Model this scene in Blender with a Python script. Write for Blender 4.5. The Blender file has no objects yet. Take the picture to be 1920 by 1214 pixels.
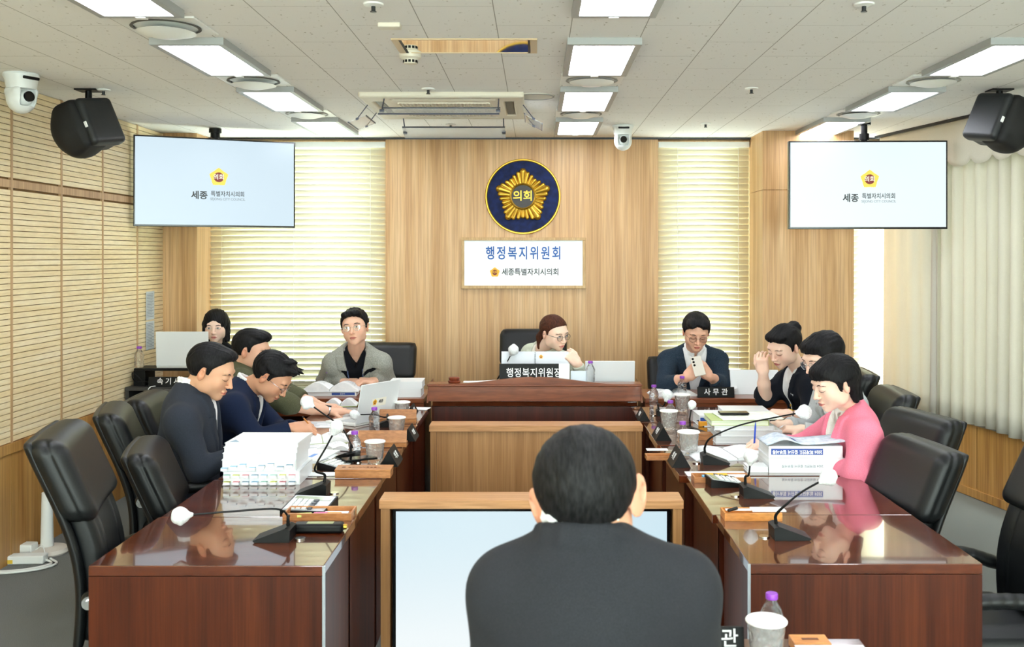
import bpy, bmesh, math, random
import numpy as np
from mathutils import Vector, Matrix, Euler
from mathutils.bvhtree import BVHTree
random.seed(7); np.random.seed(7)
SC = bpy.context.scene
COL = SC.collection
PI = math.pi

# ------------------------------------------------------------------ camera, world, exposure
F = 1850.0            # focal length in pixels of the 1920 wide frame
CAM_H = 1.68          # height of the lens above the carpet
PX, PY = 1005.0, 478.0
CEIL = 2.612
cam_data = bpy.data.cameras.new('camera')
cam = bpy.data.objects.new('camera', cam_data); COL.objects.link(cam)
cam.location = (0, 0, CAM_H); cam.rotation_euler = (PI/2, 0, 0)
cam_data.sensor_width = 36; cam_data.sensor_fit = 'HORIZONTAL'
cam_data.lens = F/1920*36
cam_data.shift_x = (960-PX)/1920
cam_data.shift_y = (PY-607)/1920
cam_data.clip_start = 0.05
cam_data.dof.use_dof = True; cam_data.dof.focus_distance = 5.2; cam_data.dof.aperture_fstop = 6.3
SC.camera = cam
world = bpy.data.worlds.new('sky'); SC.world = world; world.use_nodes = True
bg = world.node_tree.nodes['Background']
bg.inputs['Color'].default_value = (0.98, 1.0, 0.99, 1); bg.inputs['Strength'].default_value = 10.0
SC.view_settings.view_transform = 'Standard'; SC.view_settings.look = 'None'
SC.view_settings.gamma = 1; SC.view_settings.use_curve_mapping = False
SC.view_settings.exposure = 0.36
LAMP = 12.0           # emission of the ceiling panels

def P(px, py, d):
    """the point of the room at depth d seen at a pixel of the photograph"""
    return Vector(((px-PX)*d/F, d, CAM_H-(py-PY)*d/F))
def T(px, py, z=0.73):
    """the point of a level surface at height z seen at a pixel"""
    return P(px, py, (CAM_H-z)*F/(py-PY))

# ------------------------------------------------------------------ materials
def lin(c):
    if isinstance(c, str):
        c = c.lstrip('#'); c = [int(c[i:i+2], 16)/255 for i in (0, 2, 4)]
    return tuple(((v/12.92) if v <= .04045 else ((v+.055)/1.055)**2.4) for v in c[:3])+(1.0,)
MATS = {}
def mat(name, col='#808080', rough=.5, metal=0.0, spec=.5, emit=None, es=0, coat=0, sheen=0, trans=0, sss=0, alpha=1):
    if name in MATS: return MATS[name]
    m = bpy.data.materials.new(name); m.use_nodes = True; MATS[name] = m
    b = m.node_tree.nodes['Principled BSDF']
    b.inputs['Base Color'].default_value = lin(col)
    b.inputs['Roughness'].default_value = rough
    b.inputs['Metallic'].default_value = metal
    b.inputs['Specular IOR Level'].default_value = spec
    b.inputs['Coat Weight'].default_value = coat
    b.inputs['Sheen Weight'].default_value = sheen
    b.inputs['Transmission Weight'].default_value = trans
    if sss:
        b.inputs['Subsurface Weight'].default_value = sss
        b.inputs['Subsurface Radius'].default_value = (.012, .005, .003)
        b.inputs['Subsurface Scale'].default_value = 1
    if emit:
        b.inputs['Emission Color'].default_value = lin(emit); b.inputs['Emission Strength'].default_value = es
    return m
def N(m, t, **kw):
    n = m.node_tree.nodes.new(t)
    for k, v in kw.items(): setattr(n, k, v)
    return n
def L(m, a, ao, b, bi): m.node_tree.links.new(a.outputs[ao], b.inputs[bi])
def bsdf(m): return m.node_tree.nodes['Principled BSDF']
def coords(m, scale=(1,1,1), rot=(0,0,0), kind='Object'):
    tc = N(m, 'ShaderNodeTexCoord'); mp = N(m, 'ShaderNodeMapping')
    mp.inputs['Scale'].default_value = scale; mp.inputs['Rotation'].default_value = rot
    L(m, tc, kind, mp, 'Vector'); return mp
def ramp(m, src, out, stops):
    r = N(m, 'ShaderNodeValToRGB')
    e = r.color_ramp.elements
    while len(e) < len(stops): e.new(.5)
    for i, (p, c) in enumerate(stops):
        e[i].position = p; e[i].color = lin(c)
    L(m, src, out, r, 'Fac'); return r
def bump(m, src, out, strength=.3, dist=.001):
    b = N(m, 'ShaderNodeBump'); b.inputs['Strength'].default_value = strength; b.inputs['Distance'].default_value = dist
    L(m, src, out, b, 'Height'); L(m, b, 'Normal', bsdf(m), 'Normal'); return b
def wood(name, c1, c2, c3, rough=.4, scale=(14, 14, .7), coat=0, spec=.5, grain=1.0):
    """straight grained veneer, the grain runs along z of the object"""
    if name in MATS: return MATS[name]
    m = mat(name, c2, rough, coat=coat, spec=spec)
    mp = coords(m, scale)
    n1 = N(m, 'ShaderNodeTexNoise'); n1.inputs['Scale'].default_value = 1.0; n1.inputs['Detail'].default_value = 5; n1.inputs['Roughness'].default_value = .6
    L(m, mp, 'Vector', n1, 'Vector')
    r = ramp(m, n1, 'Fac', [(.32, c1), (.5, c2), (.68, c3)])
    mp2 = coords(m, (scale[0]*9, scale[1]*9, scale[2]*4))
    n2 = N(m, 'ShaderNodeTexNoise'); n2.inputs['Scale'].default_value = 1.0; n2.inputs['Detail'].default_value = 3
    L(m, mp2, 'Vector', n2, 'Vector')
    mx = N(m, 'ShaderNodeMix', data_type='RGBA', blend_type='MULTIPLY')
    r2 = ramp(m, n2, 'Fac', [(.35, '#c8bcae'), (.6, '#ffffff')])
    mx.inputs[0].default_value = .55*grain
    L(m, r, 'Color', mx, 6); L(m, r2, 'Color', mx, 7)
    L(m, mx, 2, bsdf(m), 'Base Color')
    return m
def noisy(name, c1, c2, rough=.8, scale=300, bs=.3, bd=.001, stretch=(1,1,1), **kw):
    if name in MATS: return MATS[name]
    m = mat(name, c1, rough, **kw)
    mp = coords(m, stretch)
    n1 = N(m, 'ShaderNodeTexNoise'); n1.inputs['Scale'].default_value = scale; n1.inputs['Detail'].default_value = 3
    L(m, mp, 'Vector', n1, 'Vector')
    r = ramp(m, n1, 'Fac', [(.35, c1), (.65, c2)])
    L(m, r, 'Color', bsdf(m), 'Base Color')
    if bs: bump(m, n1, 'Fac', bs, bd)
    return m

OAK = wood('light oak veneer', '#bc905a', '#d0a674', '#ddb98b', .42, (9, 9, .45))
OAKW = wood('warm oak veneer', '#a5733c', '#c0904f', '#cfa265', .42, (9, 9, .45))
SLAT = wood('pale grooved panel wood', '#ead2a2', '#f1ddb2', '#f6e6c2', .5, (.7, 1.3, 20), grain=.4)
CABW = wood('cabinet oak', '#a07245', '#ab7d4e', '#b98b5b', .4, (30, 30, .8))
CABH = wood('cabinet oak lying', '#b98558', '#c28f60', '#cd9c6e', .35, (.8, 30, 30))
MAHO = wood('mahogany veneer', '#3a1405', '#4c1e0a', '#5a280f', .38, (22, 22, .9), coat=.0, spec=.3)
MAHT = wood('mahogany gloss top', '#4a1e0b', '#5a2812', '#6a331a', .12, (1.5, 9, 9), coat=.9)
MAHR = wood('mahogany rail', '#743a20', '#844628', '#925232', .3, (1.2, 20, 20), coat=.3)
BOXW = wood('pencil box wood', '#a86c3c', '#b97b48', '#c88b55', .4, (4, 30, 30))
BOXO = wood('orange box wood', '#c8803a', '#d98f45', '#e8a55a', .4, (4, 30, 30))
WHITE = mat('white enamel', '#e9ebe8', .35)
METALW = mat('white fixture metal', '#a4a7a7', .4)
BLACKP = noisy('black plastic', '#050607', '#0a0b0c', .45, 400, .1, spec=.22)
LEATHER = noisy('black leather', '#0a0c0d', '#111415', .42, 260, .12, .0006, spec=.35)
CHROME = mat('chrome', '#d8d8d8', .15, 1.0)
DKMETAL = mat('dark metal', '#3a3d40', .35, .8)
GREYM = mat('grey aluminium', '#8b8f90', .4, .7)
PAPER = noisy('paper', '#eceef0', '#f4f5f6', .85, 30, 0)
PAPERG = noisy('paper edges', '#d5dadb', '#f0f2f2', .85, 1, .4, .001, (3, 3, 900))
PAPERC = noisy('cream paper edges', '#c8b898', '#dacba8', .85, 1, .4, .001, (3, 3, 900))
COVERG = mat('green book cover', '#b7c784', .6)
COVERW = mat('white book cover', '#e8ecef', .35)
NAVYL = mat('blue label', '#2c4fa2', .5)
INK = mat('black ink', '#16181c', .7)
INKG = mat('grey ink', '#7d8894', .7)
INKB = mat('blue sign ink', '#1c5aa8', .6)
LETW = mat('white lettering', '#f2f4f4', .6)
GOLD = mat('brass gold', '#c9a13c', .32, .85)
PURPLE = mat('purple cap', '#8b3fb5', .4)

# ------------------------------------------------------------------ objects
def tag(o, label=None, cat=None, group=None, kind=None):
    if label: o['label'] = label
    if cat: o['category'] = cat
    if group: o['group'] = group
    if kind: o['kind'] = kind
    return o
def empty(name, loc=(0,0,0), rz=0, label=None, cat=None, group=None):
    o = bpy.data.objects.new(name, None); COL.objects.link(o)
    o.empty_display_size = .05
    o.location = loc; o.rotation_euler = (0, 0, rz)
    return tag(o, label, cat, group)
def link(name, me, m=None, parent=None, loc=None, rot=None, smooth=False):
    if m is not None:
        for x in (m if isinstance(m, (list, tuple)) else [m]): me.materials.append(x)
    if smooth: me.shade_smooth()
    o = bpy.data.objects.new(name, me); COL.objects.link(o)
    if parent: o.parent = parent
    if loc is not None: o.location = loc
    if rot is not None: o.rotation_euler = rot
    return o
class B:
    """collects shapes; out() links them as one mesh object"""
    def __init__(s): s.bm = bmesh.new()
    def _post(s, vs, M, mi):
        bmesh.ops.transform(s.bm, matrix=M, verts=vs)
        if mi:
            for f in {f for v in vs for f in v.link_faces}: f.material_index = mi
        return s
    def box(s, x0, x1, y0, y1, z0, z1, M=None, mi=0, bev=0, seg=2):
        r = bmesh.ops.create_cube(s.bm, size=1)
        vs = r['verts']
        for v in vs:
            v.co = Vector(((x0+x1)/2+v.co.x*(x1-x0), (y0+y1)/2+v.co.y*(y1-y0), (z0+z1)/2+v.co.z*(z1-z0)))
        if bev:
            es = list({e for v in vs for e in v.link_edges})
            r = bmesh.ops.bevel(s.bm, geom=vs+es, offset=bev, segments=seg, affect='EDGES', profile=.5)
            vs = list({v for f in r['faces'] for v in f.verts} | {v for v in vs if v.is_valid})
            # everything connected
            vs = s._island(vs)
        return s._post(vs, M or Matrix(), mi)
    def _island(s, seed):
        seen = set(seed); st = list(seed)
        while st:
            v = st.pop()
            for e in v.link_edges:
                w = e.other_vert(v)
                if w not in seen: seen.add(w); st.append(w)
        return list(seen)
    def cyl(s, c, r, h, r2=None, seg=24, M=None, mi=0, axis='z'):
        q = bmesh.ops.create_cone(s.bm, cap_ends=True, segments=seg, radius1=r, radius2=r if r2 is None else r2, depth=h)
        R = {'z': Matrix(), 'x': Matrix.Rotation(PI/2, 4, 'Y'), 'y': Matrix.Rotation(-PI/2, 4, 'X')}[axis]
        X = Matrix.Translation(c) @ R
        return s._post(q['verts'], (M or Matrix()) @ X, mi)
    def sph(s, c, r, seg=16, sc=(1,1,1), M=None, mi=0):
        q = bmesh.ops.create_uvsphere(s.bm, u_segments=seg, v_segments=max(6, seg//2), radius=r)
        X = Matrix.Translation(c) @ Matrix.Diagonal((*sc, 1))
        return s._post(q['verts'], (M or Matrix()) @ X, mi)
    def lathe(s, prof, seg=24, M=None, mi=0, wob=None):
        rings = []
        for i, (r, z) in enumerate(prof):
            ring = []
            for k in range(seg):
                a = 2*PI*k/seg
                rr = r*(1+(wob(a, i, z) if wob else 0))
                ring.append(s.bm.verts.new((rr*math.cos(a), rr*math.sin(a), z)))
            rings.append(ring)
        for a, b in zip(rings, rings[1:]):
            for k in range(seg):
                f = s.bm.faces.new((a[k], a[(k+1) % seg], b[(k+1) % seg], b[k])); f.material_index = mi
        vs = [v for r_ in rings for v in r_]
        for ring, rev in ((rings[0], True), (rings[-1], False)):
            if prof[0 if rev else -1][0] < .001:
                f = s.bm.faces.new(ring[::-1] if rev else ring); f.material_index = mi
        return s._post(vs, M or Matrix(), 0)
    def tube(s, pts, r, seg=8, mi=0, r2=None, flat=1, M=None):
        pts = [Vector(p) for p in pts]; n = len(pts); rings = []; up = None
        for i, p in enumerate(pts):
            t = (pts[min(i+1, n-1)]-pts[max(i-1, 0)]).normalized()
            if up is None:
                up = Vector((0, 0, 1)) if abs(t.z) < .9 else Vector((0, 1, 0))
            a = t.cross(up).normalized(); up = a.cross(t).normalized()
            rr = r if r2 is None else r+(r2-r)*i/max(1, n-1)
            if isinstance(r, (list, tuple)): rr = r[i]
            rings.append([s.bm.verts.new(p+a*rr*math.cos(2*PI*k/seg)+up*rr*flat*math.sin(2*PI*k/seg)) for k in range(seg)])
        for a, b in zip(rings, rings[1:]):
            for k in range(seg):
                f = s.bm.faces.new((a[k], a[(k+1) % seg], b[(k+1) % seg], b[k])); f.material_index = mi
        for ring, rev in ((rings[0], False), (rings[-1], True)):
            f = s.bm.faces.new(ring[::-1] if rev else ring); f.material_index = mi
        if M: bmesh.ops.transform(s.bm, matrix=M, verts=[v for q in rings for v in q])
        return s
    def prism(s, poly, z0, z1, M=None, mi=0):
        a = [s.bm.verts.new((x, y, z0)) for x, y in poly]; b = [s.bm.verts.new((x, y, z1)) for x, y in poly]
        n = len(poly); fs = [s.bm.faces.new(a[::-1]), s.bm.faces.new(b)]
        for k in range(n): fs.append(s.bm.faces.new((a[k], a[(k+1) % n], b[(k+1) % n], b[k])))
        for f in fs: f.material_index = mi
        if M: bmesh.ops.transform(s.bm, matrix=M, verts=a+b)
        return s
    def quad(s, *pts, mi=0):
        f = s.bm.faces.new([s.bm.verts.new(p) for p in pts]); f.material_index = mi; return s
    def grid(s, fn, nu, nv, mi=0, closed=False):
        vs = [[s.bm.verts.new(fn(i/nu, j/nv)) for j in range(nv+1)] for i in range(nu+1)]
        for i in range(nu):
            for j in range(nv):
                f = s.bm.faces.new((vs[i][j], vs[i+1][j], vs[i+1][j+1], vs[i][j+1])); f.material_index = mi
        return s
    def out(s, name, m, parent=None, loc=None, rot=None, smooth=False, solid=0, fix=True):
        if fix: bmesh.ops.recalc_face_normals(s.bm, faces=s.bm.faces[:])
        me = bpy.data.meshes.new(name); s.bm.to_mesh(me); s.bm.free()
        o = link(name, me, m, parent, loc, rot)
        if smooth:
            me.shade_smooth()
            try: me.set_sharp_from_angle(angle=math.radians(40))
            except Exception: pass
        if solid:
            md = o.modifiers.new('thickness', 'SOLIDIFY'); md.thickness = solid; md.offset = 0
        return o
def bezier(p0, p1, p2, p3, n=12):
    p0, p1, p2, p3 = map(Vector, (p0, p1, p2, p3)); o = []
    for i in range(n+1):
        t = i/n; u = 1-t
        o.append(p0*u**3+p1*3*u*u*t+p2*3*u*t*t+p3*t**3)
    return o
def smoothpath(pts, n=6):
    pts = [Vector(p) for p in pts]; o = []
    q = [pts[0]*2-pts[1]]+pts+[pts[-1]*2-pts[-2]]
    for i in range(1, len(q)-2):
        for k in range(n):
            t = k/n
            o.append(.5*((2*q[i])+(q[i+1]-q[i-1])*t+(2*q[i-1]-5*q[i]+4*q[i+1]-q[i+2])*t*t+(3*q[i]-q[i-1]-3*q[i+1]+q[i+2])*t**3))
    o.append(pts[-1]); return o
TXT = {}
def text(s, size, m, parent, M, bold=0.0, sx=1.0, ext=.0006, name='lettering', align='CENTER', space=1.0):
    """lettering as a mesh; M places it (text lies in its local xy, reads along x)"""
    cu = bpy.data.curves.new('text', 'FONT'); cu.body = s; cu.size = size; cu.align_x = align; cu.align_y = 'CENTER'
    cu.extrude = ext; cu.offset = bold*size; cu.space_character = space; cu.resolution_u = 3
    o = bpy.data.objects.new('text', cu); COL.objects.link(o)
    dg = bpy.context.evaluated_depsgraph_get(); dg.update()
    me = bpy.data.meshes.new_from_object(o.evaluated_get(dg))
    bpy.data.objects.remove(o); bpy.data.curves.remove(cu)
    me.name = name; me.materials.clear()
    me.transform(M @ Matrix.Diagonal((sx, 1, 1, 1)))
    return link(name, me, m, parent)
def wallM(loc, rz=0, rx=PI/2):
    """faces -y: text reading along +x, upright"""
    return Matrix.Translation(loc) @ Matrix.Rotation(rz, 4, 'Z') @ Matrix.Rotation(rx, 4, 'X')
def copy_tree(o, parent=None, first=True):
    c = o.copy(); COL.objects.link(c)
    if parent: c.parent = parent
    for ch in list(o.children): copy_tree(ch, c, False)
    return c
# ------------------------------------------------------------------ the room
Y0, YB = -2.2, 7.85
XL = -2.87
RW = lambda y: 2.99-.18*(y-7.02)      # the right wall runs slightly inwards
XR0, XRB = RW(Y0), RW(YB)
def struct(name, b, m, **kw):
    return tag(b.out(name, m, **kw), kind='structure')
CARPET = noisy('grey carpet', '#5a5d5c', '#8b8d8b', .95, 420, .6, .003, spec=.1)
struct('floor', B().prism([(XL-.2, Y0-.2), (XR0+.3, Y0-.2), (XRB+.3, YB+.5), (XL-.2, YB+.5)], -.05, 0), CARPET)
# ceiling with staggered mineral tiles
CT = mat('mineral ceiling tile', '#f2f1ee', .9, spec=.2)
mp = coords(CT)
sep = N(CT, 'ShaderNodeSeparateXYZ'); L(CT, mp, 'Vector', sep, 'Vector')
def mnode(op, a, b=None, m=CT):
    n = N(m, 'ShaderNodeMath', operation=op)
    for i, v in enumerate((a, b)):
        if v is None: continue
        if isinstance(v, (int, float)): n.inputs[i].default_value = v
        else: m.node_tree.links.new(v, n.inputs[i])
    return n.outputs[0]
TW, TL = .3035, .617
ux = mnode('DIVIDE', mnode('SUBTRACT', sep.outputs['X'], .143), TW)
colm = mnode('FLOOR', ux)
off = mnode('MULTIPLY', mnode('MODULO', mnode('ADD', colm, 40), 2), .5)
uy = mnode('ADD', mnode('DIVIDE', sep.outputs['Y'], TL), off)
ex = mnode('MULTIPLY', mnode('PINGPONG', mnode('ADD', ux, 200), .5), TW)
ey = mnode('MULTIPLY', mnode('PINGPONG', mnode('ADD', uy, 200), .5), TL)
mn = mnode('MINIMUM', mnode('MULTIPLY', ex, 1.0), mnode('MULTIPLY', ey, 1.6))
seam = mnode('LESS_THAN', mn, .0019)
sp = N(CT, 'ShaderNodeTexNoise'); sp.inputs['Scale'].default_value = 60; sp.inputs['Detail'].default_value = 4
mp2 = coords(CT, (1, .55, 1)); L(CT, mp2, 'Vector', sp, 'Vector')
pits = ramp(CT, sp, 'Fac', [(.27, '#b5b0a4'), (.34, '#f3f2ef')])
mx = N(CT, 'ShaderNodeMix', data_type='RGBA'); mx.inputs[7].default_value = lin('#8b877d')
CT.node_tree.links.new(mnode('MULTIPLY', seam, .8), mx.inputs[0]); L(CT, pits, 'Color', mx, 6)
L(CT, mx, 2, bsdf(CT), 'Base Color')
struct('ceiling', B().prism([(XL-.2, Y0-.2), (XR0+.3, Y0-.2), (XRB+.3, YB+.5), (XL-.2, YB+.5)], CEIL, CEIL+.05), CT)

# left wall: grooved acoustic panel over a plain wainscot
wl = struct('wall_left', B().box(XL-.12, XL, Y0, YB+.3, 0, CEIL), mat('wall backing', '#7a5a30', .8))
b = B()
battens = [YB-.29-.49-.565*k for k in range(-1, 18)]
ys = sorted([7.56, 7.07]+[7.07-.565*k for k in range(1, 17)])
z = .66
zs = []
while z < CEIL-.02:
    z2 = min(z+.0320, CEIL)
    if not (z < 2.085 and z2 > 2.045): zs.append((z, z2-.0042))
    z = z2
for (z, z2) in zs: b.box(XL, XL+.012, Y0, 7.56, z, z2)
b.box(XL, XL+.015, Y0, 7.56, 2.045, 2.088, mi=1)
for y in ys[:-1]: b.box(XL, XL+.016, y-.010, y+.010, .64, CEIL, mi=1)
o = b.out('grooved_panel', [SLAT, wood('batten wood', '#b8946a', '#c4a076', '#cca97e', .5, (9, 9, .45))], wl)
b = B().box(XL, XL+.012, Y0, 7.56, 0, .60)
for y in ys[:-1]: b.box(XL+.004, XL+.0145, y-.004, y+.004, 0, .60, mi=1)
b.out('wainscot', [OAKW, mat('joint', '#a37a3f', .6)], wl)
B().box(XL, XL+.022, Y0, 7.56, .60, .655).out('wainscot_rail', OAKW, wl)

# back wall with the window openings
PW0, PW1 = P(723, 0, YB).x, P(1234, 0, YB).x
wb = struct('wall_back', B().box(XL-.1, XRB+.3, YB+.12, YB+.2, 0, .55).box(XL-.1, XRB+.3, YB+.12, YB+.2, 2.56, CEIL)
            .box(PW0, PW1, YB, YB+.2, 0, CEIL-.012), OAK)
struct('trim_1', B().box(XL, XRB+.2, YB-.02, YB+.1, CEIL-.014, CEIL), DKMETAL)
struct('wall_pier_left', B().box(XL, P(369, 0, 7.56).x, 7.56, YB+.2, 0, CEIL), OAK)
pr = struct('wall_pier_right', B().box(P(1430, 0, 7.42).x, P(1601, 0, 7.42).x, 7.42, YB+.2, 0, 2.165).box(P(1430, 0, 7.42).x, P(1601, 0, 7.42).x, 7.42, YB+.2, 2.171, CEIL)
            .box(P(1430, 0, 7.42).x+.006, P(1601, 0, 7.42).x-.006, 7.426, YB+.19, 2.16, 2.175), OAK)
struct('wall_front', B().box(XL-.1, XR0+.3, Y0-.1, Y0, 0, .30).box(XL-.1, XR0+.3, Y0-.1, Y0, 2.56, CEIL).box(XL-.1, -2.7, Y0-.1, Y0, .30, 2.56).box(4.3, XR0+.3, Y0-.1, Y0, .30, 2.56), mat('cream wall', '#d8cdb4', .7))
# right wall: wainscot, sill, curtained glazing above
def rx(y, off): return RW(y)-off
b = B().prism([(rx(Y0, 0), Y0), (rx(Y0, -.15), Y0), (rx(YB+.3, -.15), YB+.3), (rx(YB+.3, 0), YB+.3)], 0, .505)
wr = struct('wall_right', b, OAKW)
b = B()
for k in range(9):
    y = 7.4-.62*k; b.prism([(rx(y, .003), y), (rx(y, -.01), y), (rx(y+.006, -.01), y+.006), (rx(y+.006, .003), y+.006)], .07, .49)
b.out('panel_joint', mat('joint2', '#8d6430', .7), wr)
B().prism([(rx(Y0, .012), Y0), (rx(Y0, -.01), Y0), (rx(YB, -.01), YB), (rx(YB, .012), YB)], .004, .06).out('skirting', OAKW, wr)
struct('trim_2', B().prism([(rx(Y0, .02), Y0), (rx(Y0, -.15), Y0), (rx(YB+.1, -.15), YB+.1), (rx(YB+.1, .02), YB+.1)], .505, .53), GREYM)
struct('wall_right_upper', B().prism([(rx(Y0, 0), Y0), (rx(Y0, -.15), Y0), (rx(YB+.3, -.15), YB+.3), (rx(YB+.3, 0), YB+.3)], 2.45, CEIL), mat('cream wall', '#d8cdb4', .7))
# window glass on the right side behind the curtain
GL = bpy.data.materials.new('window glass'); GL.use_nodes = True
nt = GL.node_tree; nt.nodes.clear()
o_ = nt.nodes.new('ShaderNodeOutputMaterial'); t_ = nt.nodes.new('ShaderNodeBsdfTransparent'); g_ = nt.nodes.new('ShaderNodeBsdfGlossy'); m_ = nt.nodes.new('ShaderNodeMixShader')
t_.inputs[0].default_value = (.9, .96, .93, 1); g_.inputs['Roughness'].default_value = .02; m_.inputs[0].default_value = .08
nt.links.new(t_.outputs[0], m_.inputs[1]); nt.links.new(g_.outputs[0], m_.inputs[2]); nt.links.new(m_.outputs[0], o_.inputs[0])
def window(name, x0, x1, z0, z1, y, nm=1):
    b = B(); fw = .05
    b.box(x0, x1, y, y+.06, z0, z0+fw).box(x0, x1, y, y+.06, z1-fw, z1).box(x0, x0+fw, y, y+.06, z0+fw, z1-fw).box(x1-fw, x1, y, y+.06, z0+fw, z1-fw)
    for k in range(1, nm+1):
        xm = x0+(x1-x0)*k/(nm+1); b.box(xm-.02, xm+.02, y, y+.06, z0+fw, z1-fw)
    w = struct(name, b, mat('window frame', '#cfd6cf', .4))
    B().box(x0+fw, x1-fw, y+.02, y+.028, z0+fw, z1-fw).out('pane', GL, w)
    return w
window('fill_window_rear', -2.7, 4.3, .30, 2.56, Y0-.08, 3)  # unseen window, added behind the camera so daylight fills faces and ceiling
WX = [(P(369, 0, 7.56).x, PW0), (PW1, P(1430, 0, 7.42).x), (P(1601, 0, 7.42).x, XRB+.05)]
window('window_1', WX[0][0], WX[0][1], .55, 2.56, YB+.12)
window('window_2', WX[1][0], WX[1][1], .55, 2.56, YB+.12, 0)
window('window_3', WX[2][0], WX[2][1], .55, 2.56, YB+.12, 0)
b = B()
ya, yb_ = 1.2, YB-.1
def rbox(b, y0, y1, o0, o1, z0, z1): return b.prism([(rx(y0, o0), y0), (rx(y0, o1), y0), (rx(y1, o1), y1), (rx(y1, o0), y1)], z0, z1)
for z0, z1 in ((.53, .58), (2.4, 2.45)): rbox(b, ya, yb_, -.04, -.1, z0, z1)
for k in range(6):
    y = ya+(yb_-.05-ya)*k/5; rbox(b, y, y+.05, -.04, -.1, .58, 2.4)
w4 = struct('window_4', b, mat('window frame', '#cfd6cf', .4))
rbox(B(), ya, yb_, -.06, -.066, .58, 2.4).out('pane', GL, w4)
struct('wall_right_rear', rbox(B(), Y0, ya, 0, -.15, .53, 2.45), mat('cream wall', '#d8cdb4', .7))

# ------------------------------------------------------------------ blinds
BL = mat('cream blind slat', '#e9e4cb', .5)
nt = BL.node_tree; tr = nt.nodes.new('ShaderNodeBsdfTranslucent'); tr.inputs[0].default_value = lin('#f0ecd0'); mxs = nt.nodes.new('ShaderNodeMixShader'); mxs.inputs[0].default_value = .05
outn = [n for n in nt.nodes if n.type == 'OUTPUT_MATERIAL'][0]
nt.links.new(bsdf(BL).outputs[0], mxs.inputs[1]); nt.links.new(tr.outputs[0], mxs.inputs[2]); nt.links.new(mxs.outputs[0], outn.inputs[0])
CORD = mat('blind cord', '#f1f1ea', .6)
def blind(x0, x1, cords, label, y=YB+.035, z0=.62):
    r = empty('venetian_blind', ((x0+x1)/2, y, z0), 0, label, 'blind', 'venetian blinds on the end wall')
    hw = (x1-x0)/2; b = B(); z = 0; k = 0
    top = CEIL-.03-z0
    while z < top-.05:
        a = -math.radians(61+random.uniform(-1.5, 1.5)); w = .026
        def fn(u, v, z=z, a=a):
            t = (v-.5)*2
            yy = t*w*math.cos(a); zz = t*w*math.sin(a)+.003*(1-t*t)
            return (-hw+2*hw*u, yy, z+.03+zz)
        b.grid(fn, 1, 4); z += .0462; k += 1
    b.out('slats', BL, r, smooth=True, solid=.0016)
    B().box(-hw, hw, -.03, .03, top-.045, top, bev=.003).out('head_rail', WHITE, r)
    B().box(-hw, hw, -.02, .02, -.012, .008).out('bottom_rail', BL, r)
    for c in cords:
        xx = c-(x0+x1)/2
        B().tube([(xx, -.024, 0), (xx, -.024, top-.04)], .0018, 6).tube([(xx, .024, 0), (xx, .024, top-.04)], .0018, 6).out('ladder_cord', CORD, r)
    return r
g = .004
b1 = blind(P(376, 0, YB).x, WX[0][1]-g, [P(v, 0, YB).x for v in (415, 550, 694)], 'wide cream venetian blind behind the man in the grey blazer')
blind(WX[1][0]+g, WX[1][1]-g, [P(v, 0, YB).x for v in (1271, 1385)], 'cream venetian blind behind the man holding a phone')
blind(WX[2][0]+g, WX[2][1]-.1, [P(1612, 0, YB).x], 'narrow strip of cream venetian blind between wood pier and curtain')
o = B().box(-.008, .008, -.008, .008, -.05, .02, bev=.004).out('cord_tassel', mat('tassel yellow', '#c79a3a', .5), None)
o.location = (P(378, 0, 7.8).x, 7.80, P(0, 563, 7.8).z); tag(o, 'small yellow padlock-shaped weight hanging at left edge of the wide blind', 'cord weight')
b = B().tube([(0, 0, .02), (0, 0, CEIL-.03-o.location.z)], .0015, 6); b.out('cord', CORD, o)

# ------------------------------------------------------------------ curtain and valance on the right
CURT = noisy('cream curtain cloth', '#cfcbbf', '#dcd8cd', .85, 500, .2, .0005)
nt = CURT.node_tree; tr = nt.nodes.new('ShaderNodeBsdfTranslucent'); tr.inputs[0].default_value = lin('#cdc9ba'); mxs = nt.nodes.new('ShaderNodeMixShader'); mxs.inputs[0].default_value = .25
outn = [n for n in nt.nodes if n.type == 'OUTPUT_MATERIAL'][0]
nt.links.new(bsdf(CURT).outputs[0], mxs.inputs[1]); nt.links.new(tr.outputs[0], mxs.inputs[2]); nt.links.new(mxs.outputs[0], outn.inputs[0])
def curtain(y0, y1, label, amp=.042, wl_=.118, z0=.535, off=.11, ph=0, m=CURT):
    n = int((y1-y0)/.008)
    rr = random.Random(int(y0*100))
    k1, k2 = rr.uniform(.7, 1.3), rr.uniform(0, 6)
    def fn(u, v):
        y = y0+(y1-y0)*u
        s = 2*PI*(y/wl_)+ph+1.3*math.sin(y*5.1*k1+k2)
        w = .55+.45*v
        a = amp*(1+.4*math.sin(y*7.3))*w
        q = math.sin(s)
        q = math.copysign(abs(q)**.7, q)
        return (rx(y, off)+a*q+.012*v*math.sin(y*2+1)*.5, y+.25*a*math.cos(s), CEIL-.05-(CEIL-.05-z0)*v+.008*v*math.sin(y*9))
    o = B().grid(fn, n, 14).out('curtain', m, None, smooth=False, solid=.002)
    o.data.shade_smooth()
    return tag(o, label, 'curtain', 'long cream curtains on the window side')
curtain(7.0, 7.72, 'flat dull cream curtain end hanging beside the narrow blind strip', .016, .2, off=.13)
curtain(1.2, 7.13, 'long pleated cream curtain hanging over the right-side sill')
VAL = noisy('valance cloth', '#d5cebc', '#dfd9c9', .8, 400, .2, .0005)
def vf(u, v):
    y = 1.2+(7.7-1.2)*u
    s = (y/.235) % 1
    e = .265+.055*abs(math.sin(PI*s))**.6
    return (rx(y, .185)+.012*math.sin(y*5)*v+.006*math.sin(y*23)*v, y, CEIL-.012-e*v)
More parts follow.
